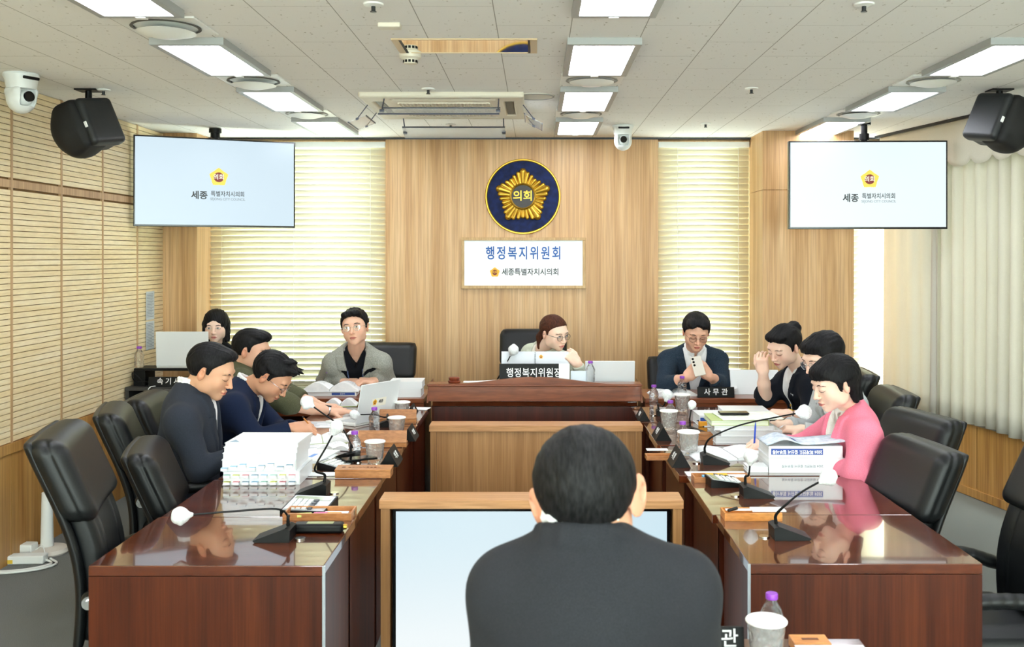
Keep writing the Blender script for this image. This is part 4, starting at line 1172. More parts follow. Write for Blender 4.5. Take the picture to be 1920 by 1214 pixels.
c = T(1300, 803); o = B().box(-.022, .022, -.02, .02, 0, .03, bev=.003).out('note_block', mat('orange block', '#f2a92c', .6)); o.location = (c.x+.06, c.y+.05, .7305); tag(o, 'small bright orange block of notes before the piled reports', 'note block')
for px, py, lb, ln, ang in ((1335, 800, 'blue pen lying before the piled reports on the right', .15, .05), (1345, 812, 'white pen lying beside the blue pen on the right', .14, .0)):
    c = T(px, py); r = empty('pen', (c.x, c.y, .762), ang, lb, 'pen', 'pens on the right desks')
    B().tube([(-ln/2, 0, 0), (ln/2, 0, 0)], .005, 8).out('barrel', mat('blue plastic', '#2f52c0', .4) if 'blue pen ly' in lb else WHITE, r); B().tube([(-ln/2-.012, 0, 0), (-ln/2, 0, 0)], [.001, .0045], 8).out('tip', DKMETAL, r)

# nameplates
NPG = 'black tent nameplates'
PLB = noisy('black lacquered plate', '#050607', '#090a0b', .5, 50, 0, spec=.25)
def tent(px, py, rz, label, txt, sc=1.0):
    c = T(px, py); r = empty('nameplate', (c.x, c.y+.06, .7305), rz, label, 'nameplate', NPG)
    M = Matrix.Rotation(PI/2, 4, 'X')
    B().prism([(-.042*sc, 0), (.042*sc, 0), (0, .074*sc)], -.085, .085, M=M).out('plate', PLB, r)
    a = math.atan2(.074, .042)
    for s in (1,):
        MM = Matrix.Translation((-s*.0225*sc, 0, .037*sc)) @ Matrix.Rotation(-PI/2, 4, 'Z') @ Matrix.Rotation(a, 4, 'X')
        text(txt, .034*sc, LETW, r, MM, bold=.02)
tent(730, 874, PI-.0, 'black tent nameplate beside the nearest left tumbler', '의 원')
tent(766, 827, PI, 'black tent nameplate beside the second left tumbler', '의 원', .9)
tent(770, 779, PI, 'black tent nameplate at the far end of the left desks', '의 원', .7)
tent(1276, 876, 0, 'black tent nameplate nearest on the right desks', '의 원')
tent(1243, 826, 0, 'black tent nameplate beside the second right tumbler', '의 원')
tent(1207, 789, 0, 'black tent nameplate at the far end of the right desks', '의 원', .8)
def plate(cx, y, z, w, h, txt, size, label, tilt=.12, sp=1.0, sx=1.0):
    r = empty('title_plate', (cx, y, z), 0, label, 'nameplate', None)
    B().box(-w/2, w/2, 0, .012, 0, h, M=Matrix.Rotation(-tilt, 4, 'X'), bev=.001).box(-w/2, w/2, .0, .04, 0, .006).out('plate', PLB, r)
    text(txt, size, LETW, r, Matrix.Rotation(-tilt, 4, 'X') @ wallM((0, -.0008, h/2)), bold=.010, space=sp, sx=sx)
    return r
y_ = 6.235; z0_ = .8665
r = plate(P(1001, 0, y_).x, y_+.02, z0_, (1066-936)*y_/F, .122, '행정복지위원장', .062, 'black plate with white Korean title standing before the chairwoman', sp=1.06, sx=.86)
c = P(1058, 694, y_); o = B().box(-.034, .034, 0, .001, -.002, .124).out('paper_slip', PAPER); o.location = (c.x, y_+.004, z0_); o.rotation_euler = (-.12, 0, 0); tag(o, 'white paper strip covering the end of the chairwoman\'s title plate', 'paper')
plate(P(1341.5, 0, 6.4).x, 6.38, .7555, .238, .068, '사무관', .046, 'black plate reading three spaced syllables before the man with the phone', sp=1.6)
plate(P(318, 0, 6.9).x, 6.875, .7605, .28, .068, '속기사', .05, 'black plate on the recorder\'s cabinet, lettering partly hidden by a head', sp=1.5)
# chairwoman's document, papers, gavel block
c = P(1003, 0, 6.42)
r = empty('document_folder', (c.x, 6.42, .752), 0, 'white printed document standing propped behind the chairwoman\'s title plate', 'document')
M = Matrix.Rotation(-.25, 4, 'X')
B().box(-.22, .22, 0, .004, 0, .30, M=M).out('pages', mat('bluish white paper', '#dfe4ec', .7), r)
b = B()
for k in range(11): b.tube([(-.003+.000, -.004, .20+.009*k), (.006, -.004, .203+.009*k)], .0016, 6)
b.out('spiral_binding', DKMETAL, r)
for k in r.children:
    if k.name.startswith('spiral'): k.rotation_euler = (-.25, 0, 0)
flower(.014, r, M @ wallM((.04, -.001, .265)), YEL, BRN, YEL, .0003)
c = P(905, 0, 6.3); sheet(c.x-.02, 6.275, .8668, .20, .06, .0, 'white sheets lying on the left ledge of the bench', h=.004, curl=.008)
c = P(851, 0, 6.25)
r = empty('gavel_block', (c.x, 6.275, .8668), 0, 'small reddish round gavel block on the left ledge of the bench', 'gavel block')
GV = wood('gavel wood', '#5f2615', '#74321c', '#874024', .3, (20, 20, 3))
B().lathe([(.0001, 0), (.036, 0), (.040, .006), (.040, .012), (.032, .016), (.035, .022), (.035, .032), (.028, .036), (.0001, .036)], 32).out('block', GV, r, smooth=True)

# ---- laptops
LG = 'white laptops'
def laptop(loc, rz, ang, w, dp, label, logo=True, sgn=1):
    """hinge along local x at y=0; keyboard runs to -y... the screen's back faces +y"""
    r = empty('laptop', loc, rz, label, 'laptop', LG)
    B().box(-w/2, w/2, -dp, 0, 0, .014, bev=.003).out('keyboard_half', WHITE, r)
    b = B()
    for i in range(12):
        for j in range(5): b.box(-w/2+.03+(w-.06)*i/12, -w/2+.03+(w-.06)*(i+.85)/12, -.04-.024*j-.019, -.04-.024*j, .014, .0155)
    b.out('keys', mat('light keys', '#c5c9cc', .5), r)
    M = Matrix.Translation((0, .002, .012)) @ Matrix.Rotation(-ang, 4, 'X')
    l = B().box(-w/2, w/2, -.004, .004, 0, dp, M=M, bev=.003).out('lid', mat('laptop shell white', '#dfe3e6', .35), r)
    B().box(-w/2+.008, w/2-.008, -.0046, -.0041, .012, dp-.008, M=M).out('display', mat('dim display', '#27303a', .15), l)
    if logo:
        B().box(-.06, .06, .0042, .0046, dp*.5-.025, dp*.5+.022, M=M).out('sticker', mat('sticker white', '#f3f0e4', .5), l)
        MM = M @ Matrix.Translation((.035, .005, dp*.5)) @ Matrix.Rotation(PI, 4, 'Z') @ Matrix.Rotation(PI/2, 4, 'X')
        flower(.018, l, MM, YEL, BRN, YEL, .0003)
        text('세종', .022, INK, l, M @ Matrix.Translation((-.015, .005, dp*.5)) @ Matrix.Rotation(PI, 4, 'Z') @ Matrix.Rotation(PI/2, 4, 'X'), bold=.02, ext=.0003)
    return r
# olive man's laptop: he sits at the left, so the lid's back faces right and toward the viewer
c = T(690, 800); laptop((c.x+.02, c.y+.12, .7305), D_(-122), .20, .33, .225, 'white laptop open on the left desks, seen from behind, sticker on its lid')
c = P(1143, 0, 6.40); laptop((c.x, 6.40, .752), PI, .18, .32, .235, 'white laptop open on the bench beside the chairwoman', logo=False)
bpy.context.view_layer.update()
c = P(344, 0, 6.97); laptop((c.x, 6.955, .8825), PI, .05, .37, .245, 'white laptop on the black riser hiding the recorder', logo=False)
# ---- calculators
def calc(px, py, rz, label, w=.13, dp=.17):
    c = T(px, py); r = empty('calculator', (c.x, c.y+dp*.3, .7305), rz, label, 'calculator', 'desk calculators')
    M = Matrix.Rotation(.14, 4, 'X')
    B().prism([(-dp/2, 0), (dp/2, 0), (dp/2, .034), (-dp/2, .012)], -w/2, w/2, M=Matrix.Rotation(PI/2, 4, 'Z') @ X90).out('body', BLACKP, r)
    M = Matrix.Translation((0, 0, .0235)) @ Matrix.Rotation(math.atan2(.022, dp), 4, 'X')
    B().box(-w/2+.006, w/2-.006, -dp/2+.006, dp/2-.006, -.0015, .001, M=M).out('faceplate', mat('silver plate', '#b9bec2', .35, .3), r)
    for i in range(5):
        for j in range(4): B().box(-w/2+.012+i*.0215, -w/2+.012+i*.0215+.017, -dp/2+.012+j*.024, -dp/2+.030+j*.024, .001, .006, M=M, bev=.0015).out('key', mat('white key', '#dfe2e2', .4) if i < 4 else mat('dark key', '#3b4046', .4), r)
    B().box(-w/2+.014, w/2-.014, dp/2-.05, dp/2-.016, .0012, .002, M=M).out('display', mat('lcd', '#9aa58c', .2), r)
    return r
calc(575, 962, D_(-8), 'silver and black calculator on the left beside the tabbed stack', .17, .15)
calc(1362, 914, D_(95), 'black calculator with white keys behind the second right microphone', .11, .14)
calc(625, 884, D_(70), 'slim white calculator pad beneath the phone on the left', .09, .13)
# black power pack by the nearest left microphone
c = T(600, 1003)
r = empty('recorder_pack', (c.x-.01, c.y+.03, .7305), 0, 'long black device beside the nearest left microphone', 'device')
B().box(-.085, .085, -.025, .025, 0, .032, bev=.010, seg=3).out('body', BLACKP, r); B().box(-.04, .05, -.014, .014, .032, .0325).out('label_plate', mat('olive label', '#9aa070', .5), r); B().cyl((.09, 0, .018), .009, .012, axis='x').out('plug', GOLD, r)
# phones and small things
def phone(loc, rz, label, m=BLACKP, w=.072, l=.15):
    r = empty('phone', loc, rz, label, 'phone', 'phones lying on the desks')
    B().box(-w/2, w/2, -l/2, l/2, 0, .009, bev=.003).out('body', m, r); B().box(-w/2+.003, w/2-.003, -l/2+.003, l/2-.003, .009, .0095).out('glass', mat('phone glass', '#0a0b0d', .08), r)
c = T(672, 878); phone((c.x-.005, c.y+.045, .758), D_(-60), 'black phone leaning over the slim calculator before the nearest left bottle')

# right: two thick white reports
x0, x1 = P(1443, 0, 4.28).x, P(1586, 0, 4.28).x; cx = (x0+x1)/2
RG = 'thick white reports before the woman in pink'
r = book(cx, 4.29+.11, .7305, x1-x0, .215, .064, 0, 'lower of the two thick white reports before the woman in pink', group=RG)
text('2024 회계연도 결산서 첨부서류', .014, INKG, r, wallM((-.02, -.110, .030)) @ Matrix.Rotation(PI, 4, 'Z'), ext=.0003)
r = book(cx-.004, 4.29+.112, .7950, x1-x0-.01, .215, .052, -.01, 'upper thick white report with a blue spine label, before the woman in pink', group=RG)
B().box(-.15, .075, -.1100, -.1084, .014, .040).out('spine_label', NAVYL, r)
text('2024 회계연도 결산서 첨부서류', .019, LETW, r, wallM((-.037, -.1106, .027)) @ Matrix.Rotation(PI, 4, 'Z'), bold=.03, ext=.0003, sx=.88)
r = empty('newspaper', (cx-.01, 4.38, .8475), .04, 'folded newspaper with blue print lying on the thick white reports', 'newspaper')
def nf(u, v): return (-.17+.36*u, -.09+.16*v, .001+.028*math.exp(-((u-.22)/.16)**2)+.020*u*u)
B().grid(nf, 24, 6).out('sheets', noisy('newsprint blue grey', '#b6c3d4', '#dde5ee', .8, 40, 0), r, solid=.006, smooth=True)
B().grid(lambda u, v: (nf(.33+.05*u, v*.5)[0], nf(.33+.05*u, v*.5)[1], nf(.33+.05*u, v*.5)[2]+.0045), 4, 4).out('blue_bar', mat('dark blue print', '#2b4c94', .6), r)
for px, py, lb in ((1425, 887, 'thin report at the left of the thick white reports, lower of two'), (1424, 880, 'thin report at the left of the thick white reports, upper of two')):
    c = T(1418, 888); book(c.x+.01, c.y+.06, .7305+(.0125 if 'upper' in lb else 0), .09, .09, .012, 0, lb, group='thin reports before the woman in pink')
c = T(1345, 893); sheet(c.x, c.y+.03, .7305, .26, .09, .02, 'long white sheet at the near edge of the pink woman\'s desk', h=.002)
# her open book
c = T(1385, 868); open_book(c.x-.01, c.y+.16, .7305, .19, .24, .12, 'large open book the woman in pink writes in', th=.018, lift=.015, lines=4)
c = T(1440, 826); open_book(c.x+.06, c.y+.12, .7305, .13, .2, .1, 'open book with high curling pages beyond the pink woman\'s arm', th=.03, lift=.035, lines=3)
# pile of reports in the middle of the right desks
PGx = 'reports piled on the right desks'
b0 = T(1396, 845)
zz = .7305; base = Vector((P(1400, 0, 5.0).x, 5.08, 0))
pile = [(.33, .24, .035, 0, COVERW, 'bottom report of the pile on the right desks'), (.31, .24, .030, .012, COVERW, 'second report of the pile on the right desks'), (.30, .24, .022, -.02, COVERW, 'third report of the pile on the right desks'), (.29, .23, .026, .02, COVERG, 'report with green-tinted edges near the top of the right pile')]
for i, (w_, d_, h, dx, cv, lb) in enumerate(pile):
    book(base.x+dx-.02*i*(i == 3), base.y, zz, w_, d_, h, .03*math.sin(i*2), lb, cover=cv, group=PGx, pages=noisy('green tinted pages', '#cfe0b8', '#eef3e4', .8, 1, .3, .001, (3, 3, 700)) if i == 3 else PAPERG, spine='right'); zz += h+.0005
sheet(base.x+.02, base.y, zz, .31, .24, .06, 'loose cover sheet on top of the right pile', h=.003, curl=.004, m=noisy('greenish paper', '#e3edd6', '#f1f5ea', .8, 30, 0))
c = T(1378, 775); phone((P(1376, 0, 5.1).x, 5.11, zz+.011), D_(90), 'black phone on top of the piled reports on the right')
c = T(1330, 800); r = book(c.x+.03, 5.55, .7305, .18, .2, .06, .03, 'white report with a small blue spine label left of the right pile', group=PGx); B().box(-.085, -.01, -.1025, -.1012, .028, .05).out('spine_label', NAVYL, r)
r = book(c.x+.22, 5.62, .7305, .26, .2, .075, -.02, 'thick white report behind the right pile', group=PGx)
# papers and open folder of the man with the phone
sheet(P(1345, 0, 6.6).x, 6.58, .756, .24, .2, -.1, 'curled white papers under the hands of the man with the phone', h=.012, curl=.03)
open_book(P(1262, 0, 6.5).x, 6.52, .7555, .15, .18, .1, 'open booklet before the sleeve of the man with the phone', lift=.02)
o = empty('standing_binder', (P(1418, 0, 6.5).x, 6.52, .7555), 0, 'big white binder standing open behind the raised hand', 'binder')
B().box(-.16, .16, 0, .02, 0, .165, M=Matrix.Rotation(-.3, 4, 'X'), bev=.002).out('cover', COVERW, o); B().box(-.15, .15, .02, .035, .005, .158, M=Matrix.Rotation(-.3, 4, 'X')).out('pages', PAPER, o)
# glass paper stand right of the plate strip
o = B().box(-.055, .055, 0, .003, 0, .075, M=Matrix.Rotation(-.1, 4, 'X')).out('paper_card', mat('pale card', '#cfdbe6', .4)); o.location = (P(1086, 0, 6.3).x, 6.27, .8668); tag(o, 'pale card standing between title plate and bottle on the bench', 'card')

# ---- witness table at the bottom edge
r = empty('witness_table', (.33, 2.20, 0), 0, 'mahogany witness table at the bottom edge, under the nearest bottle', 'table')
B().box(-.46, .47, -.22, .24, .70, .73, bev=.003).out('tabletop', MAHT, r)
B().box(-.44, .44, .15, .17, .1, .698).out('modesty_panel', MAHO, r)
for s in (-1, 1): B().box(s*.43-.015, s*.43+.015, -.2, .145, 0, .698).out('side_panel', MAHO, r)
zt = .7305
bottle(1447, 1275, 'water bottle nearest the viewer, rising behind the tumbler at the bottom edge', z=.73, d=2.40, sc=.93)
glass(1437, 1290, 'crystal tumbler nearest the viewer at the bottom edge', z=.73, d=2.30, sc=(1, 1, 1.0))
r = plate(P(1345, 0, 2.36).x, 2.36, zt, .13, .056, '관', .046, 'black plate with one white syllable beside the seated man\'s sleeve', sp=1.2)
for ch in r.children:
    if ch.name.startswith('lettering'): ch.location.x = .03
c = P(1523, 0, 2.35); r = empty('tissue_box', (c.x, 2.37, zt), 0, 'orange wooden box at the bottom edge, mostly below the picture', 'box')
B().box(-.044, .044, -.03, .03, 0, .026, bev=.002).out('box', BOXO, r); B().box(-.02, .02, -.006, .006, .0262, .0266).out('mark', mat('burnt mark', '#6b3a1c', .6), r)
c = P(1556, 0, 2.3); book(c.x+.0, 2.18, zt, .16, .26, .035, .0, 'pile of white papers at the bottom edge beside the wooden box', name='paper_pile', cat='paper')

# ---- cable clutter on the floor at the left edge
c = T(20, 1062, .0)
r = empty('power_strip', (c.x, c.y+.05, .001), D_(4), 'white power strip with yellow labels on the carpet at the left edge', 'power strip')
B().box(-.16, .16, -.035, .035, 0, .045, bev=.006).out('housing', WHITE, r)
B().box(-.15, .0, -.0365, -.035, .006, .026).out('warning_label', mat('warning yellow', '#e0b93a', .5), r)
r2 = empty('adapter', (c.x-.05, c.y+.18, .001), 0, 'white adapter box behind the power strip on the carpet', 'adapter'); B().box(-.09, .09, -.04, .04, 0, .07, bev=.008).out('housing', WHITE, r2)
B().tube(smoothpath([(.09, 0, .03), (.14, -.02, .06), (.17, -.05, .03)], 5), .003, 6).out('lead', WHITE, r2)
r = empty('white_cable', (c.x, c.y, .001), 0, 'white cable looping over the carpet before the power strip', 'cable')
B().tube(smoothpath([(-.35, -.05, .008), (-.05, -.12, .008), (.12, -.09, .008), (.21, .0, .008), (.17, .06, .010), (.10, .06, .02)], 8), .0065, 8).tube(smoothpath([(-.35, -.10, .008), (-.02, -.15, .008), (.17, -.10, .009), (.24, .01, .008), (.17, .09, .012)], 8), .0065, 8).out('cord', mat('white cord', '#e4e6e2', .5), r, smooth=True)
c = T(68, 1050, 0); r = empty('floor_fan', (c.x+.0, c.y+.12, .001), 0, 'white round appliance foot on the carpet behind the tall chair', 'appliance')
B().lathe([(.0001, 0), (.11, 0), (.115, .01), (.105, .028), (.03, .04), (.0001, .04)], 32).out('base', mat('ivory plastic', '#ddd6cc', .5), r, smooth=True); B().cyl((0, 0, .19), .035, .3, r2=.028).out('column', WHITE, r, smooth=True)
# cable on the recorder's cabinet
r = empty('black_cable', (P(262, 0, 6.85).x, 6.88, .761), 0, 'thin black cable looping at the left end of the recorder\'s cabinet', 'cable')
B().tube(smoothpath([(.03, -.01, .004), (.0, -.03, .06), (-.05, -.03, .10), (-.05, -.0, .04), (.02, .03, .03), (.12, .03, .04)], 6), .0035, 6).out('cord', BLACKP, r, smooth=True)
o = B().box(-.06, .06, -.03, .03, 0, .045, bev=.01).out('adapter', BLACKP); o.location = (P(290, 0, 6.95).x, 6.99, .7605); tag(o, 'black adapter on the recorder\'s cabinet under the riser', 'adapter')
c0 = P(283, 722, 6.83); r = empty('white_lead', (c0.x, 6.82, .762), 0, 'thin white lead hanging down the front of the recorder\'s cabinet', 'cable')
B().tube(smoothpath([(.02, .04, .004), (.0, .0, .003), (-.012, -.022, -.03), (-.02, -.03, -.12), (-.022, -.026, -.24)], 6), .003, 6).out('cord', WHITE, r, smooth=True)
# ------------------------------------------------------------------ people
def skinmat():
    m = mat('skin', '#ffffff', .5, sss=.15, spec=.35)
    a = N(m, 'ShaderNodeAttribute'); a.attribute_name = 'tint'
    L(m, a, 'Color', bsdf(m), 'Base Color')
    mp = coords(m); n = N(m, 'ShaderNodeTexNoise'); n.inputs['Scale'].default_value = 350; L(m, mp, 'Vector', n, 'Vector'); bump(m, n, 'Fac', .08, .0005)
    return m
SKIN = skinmat()
def hairmat(name, c1, c2):
    m = mat(name, c1, .6, spec=.18)
    mp = coords(m, (260, 40, 60)); n = N(m, 'ShaderNodeTexNoise'); n.inputs['Scale'].default_value = 1; n.inputs['Detail'].default_value = 4
    L(m, mp, 'Vector', n, 'Vector'); r_ = ramp(m, n, 'Fac', [(.35, c1), (.7, c2)]); L(m, r_, 'Color', bsdf(m), 'Base Color'); bump(m, n, 'Fac', .5, .0015)
    return m
HBLK = hairmat('black hair', '#08080a', '#1d1c1e'); HBRN = hairmat('brown hair', '#2e150c', '#5c3220'); HGRY = hairmat('greying black hair', '#09090a', '#232223')
def cloth(name, c1, c2, scale=450, bs=.35, rough=.9, stretch=(1, 1, 1)): return noisy(name, c1, c2, rough, scale, bs, .0012, stretch, sheen=.03, spec=.15)
LASH = mat('dark lash', '#1a1210', .7); BROW = mat('dark brow', '#2a1d18', .8); SCL = mat('eye white', '#e9e4df', .3); IRIS = mat('dark iris', '#1c110c', .15)
LIPL = mat('lip line', '#7d3b36', .6)
def rgb(h): return np.array(lin(h)[:3])
def unit(v): v = np.array(v, float); return v/max(np.linalg.norm(v), 1e-9)

class Head:
    def __init__(s, c, yaw, pitch, roll, sc):
        s.c = np.array(c, float); s.sc = sc
        s.R = np.array(Matrix.Rotation(D_(yaw), 3, 'Z') @ Matrix.Rotation(-D_(pitch), 3, 'X') @ Matrix.Rotation(D_(roll), 3, 'Y'))
    def w(s, p): return s.c+s.R @ (np.array(p, float)*.001*s.sc)
    def loc(s, X, Y, Z):
        px, py, pz = X-s.c[0], Y-s.c[1], Z-s.c[2]
        return [(s.R[0, i]*px+s.R[1, i]*py+s.R[2, i]*pz)*(1000/s.sc) for i in range(3)]
    def ell(s, S, c, r, k=10, op='+', rot=None):
        R = s.R if rot is None else s.R @ np.array(Euler([D_(a) for a in rot]).to_matrix())
        S.ell(s.w(c), np.array(r)*.001*s.sc, k*.001, R=R, op=op)
    def cone(s, S, a, b, ra, rb, k=8, op='+', flat=None):
        S.cone(s.w(a), s.w(b), ra*.001*s.sc, rb*.001*s.sc, k*.001, op=op, flat=None if flat is None else (s.R @ np.array(flat[0], float), flat[1]))

def add_head(S, h, female=False, full=1.0, ear=(1.0, 22)):
    E, C = (lambda *a, **k: h.ell(S, *a, **k)), (lambda *a, **k: h.cone(S, *a, **k))
    E((0, -12, 32), (75, 94, 82), 10)
    E((0, 30, 2), (61*full, 56, 80), 25)
    E((0, 34, -52), (49*full, 46, 42), 28)
    E((0, 64, -84), (21, 18, 17) if not female else (17, 16, 15), 26)
    for s in (-1, 1):
        E((s*38, 54, -22), (24, 22, 28), 22)
        E((s*52, 10, -42), (14, 30, 34), 22)
    C((-38, 78, 32), (38, 78, 32), 8, 8, 16)
    for s in (-1, 1): E((s*31, 102, 9), (20, 17, 12), 10, op='-')
    for s in (-1, 1): E((s*31, 73, 8), (17, 16, 13), 5)
    C((0, 84, 18), (0, 101, -24), 6.5, 9.5, 9)
    E((0, 105, -26), (9, 8, 7.5), 5)
    for s in (-1, 1): E((s*12, 94, -28), (7.5, 9, 6.5), 4)
    for s in (-1, 1): E((s*6, 100, -34), (3.5, 5, 3), 2, op='-')
    E((0, 86, -52), (22, 9, 6), 5); E((0, 85, -62), (18, 9, 6.5), 5)
    E((0, 100, -57), (22, 8, 1.8), 4, op='-')
    for s in (-1, 1):
        E((s*(77+(ear[0]-1)*30), -10, -2), (7.5, 18*ear[0], 31*ear[0]), 6, rot=(-10, s*6, -s*ear[1]))
        E((s*(84+(ear[0]-1)*30), -6, 2), (6, 9, 15), 4, op='-', rot=(-10, 0, -s*ear[1]))
        E((s*79, -4, -12), (4, 5, 6), 2)

def hand(S, W, d, n, side, curl=(20, 30, 20), sc=1.0, spread=3, thumb=(.6, .5, -.35), lens=None, individual=None):
    """W wrist, d finger direction, n back-of-hand normal, side: +1 when the thumb is toward cross(d, n)"""
    W = np.array(W, float); d = unit(d); n = unit(np.array(n, float)-d*np.dot(n, d)); x = np.cross(d, n)*side
    m = lambda a: a*sc
    R = np.stack([x, d, n], 1)
    S.rbox(W+d*m(.048), (m(.040), m(.046), m(.0145)), m(.013), .014, R=R)
    S.cone(W-d*.01, W+d*m(.03), m(.027), m(.024), .014, flat=(n, .72))
    S.ell(W+d*m(.03)+x*m(.024)-n*m(.006), (m(.018), m(.03), m(.015)), .012, R=R)
    Ls = [(.066, -.031, .0075), (.078, -.0105, .0083), (.082, .0105, .0087), (.074, .031, .0086)]
    for i, (Ln, off, r) in enumerate(Ls):
        c = curl if individual is None else individual[i]
        a = D_((i-1.5)*spread); p = W+d*m(.088-.006*(i == 0))+x*m(off); dd = d*math.cos(a)+x*math.sin(a); ang = 0
        for j, (fr, cu) in enumerate(zip((.45, .30, .25), c)):
            ang += D_(cu); v = dd*math.cos(ang)-n*math.sin(ang); q = p+v*m(Ln*fr)
            S.cone(p, q, m(r*(1-.08*j)), m(r*(1-.08*(j+1))), .0035 if j else .006); p = q
    p = W+d*m(.022)+x*m(.028)-n*m(.004)
    v = unit(x*thumb[0]+d*thumb[1]+n*thumb[2]); q = p+v*m(.042); S.cone(p, q, m(.0135), m(.011), .010)
    v = unit(x*thumb[0]*.35+d*(thumb[1]+.5)+n*(thumb[2]-.25)); q2 = q+v*m(.03); S.cone(q, q2, m(.0108), m(.0095), .004)
    v = unit(d*(thumb[1]+.6)+n*(thumb[2]-.4)); S.cone(q2, q2+v*m(.022), m(.0095), m(.008), .004)

HM = dict(y=[-130, -70, -30, -20, -12, 2, 6, 18, 24, 40, 58, 75, 130], z=[-52, -48, -30, -5, 30, 32, 4, 2, 28, 45, 62, 74, 74])
def add_hair(S, h, hl=HM, vol=(84, 104, 90), ctr=(0, -14, 38), extra=(), cuts=(), strands=.0016, seed=0, xdrop=0, late=()):
    h.ell(S, ctr, vol, 10)
    for e in extra:
        (h.ell if e[0] == 'e' else h.cone)(S, *e[1:-1], k=e[-1])
    def region(X, Y, Z):
        x, y, z = h.loc(X, Y, Z)
        return (np.interp(y, hl['y'], hl['z'])-xdrop*np.abs(x)/60*np.clip((y-20)/40, 0, 1)-z)*.001*h.sc*.8
    S.fn(region, h.c-.3, h.c+.3, .006, '&')
    for e in late: (h.ell if e[0] == 'e' else h.cone)(S, *e[1:-1], k=e[-1])
    for c in cuts: (h.ell if c[0] == 'e' else h.cone)(S, *c[1:-1], k=c[-1], op='-')
    def st(X, Y, Z):
        x, y, z = h.loc(X, Y, Z)
        return wob((x*.5+y*.05, y*.06+x*.02, z*.12), 1.0, strands, seed, 6)
    S.fn(st, h.c-.3, h.c+.3, .001, 'd')

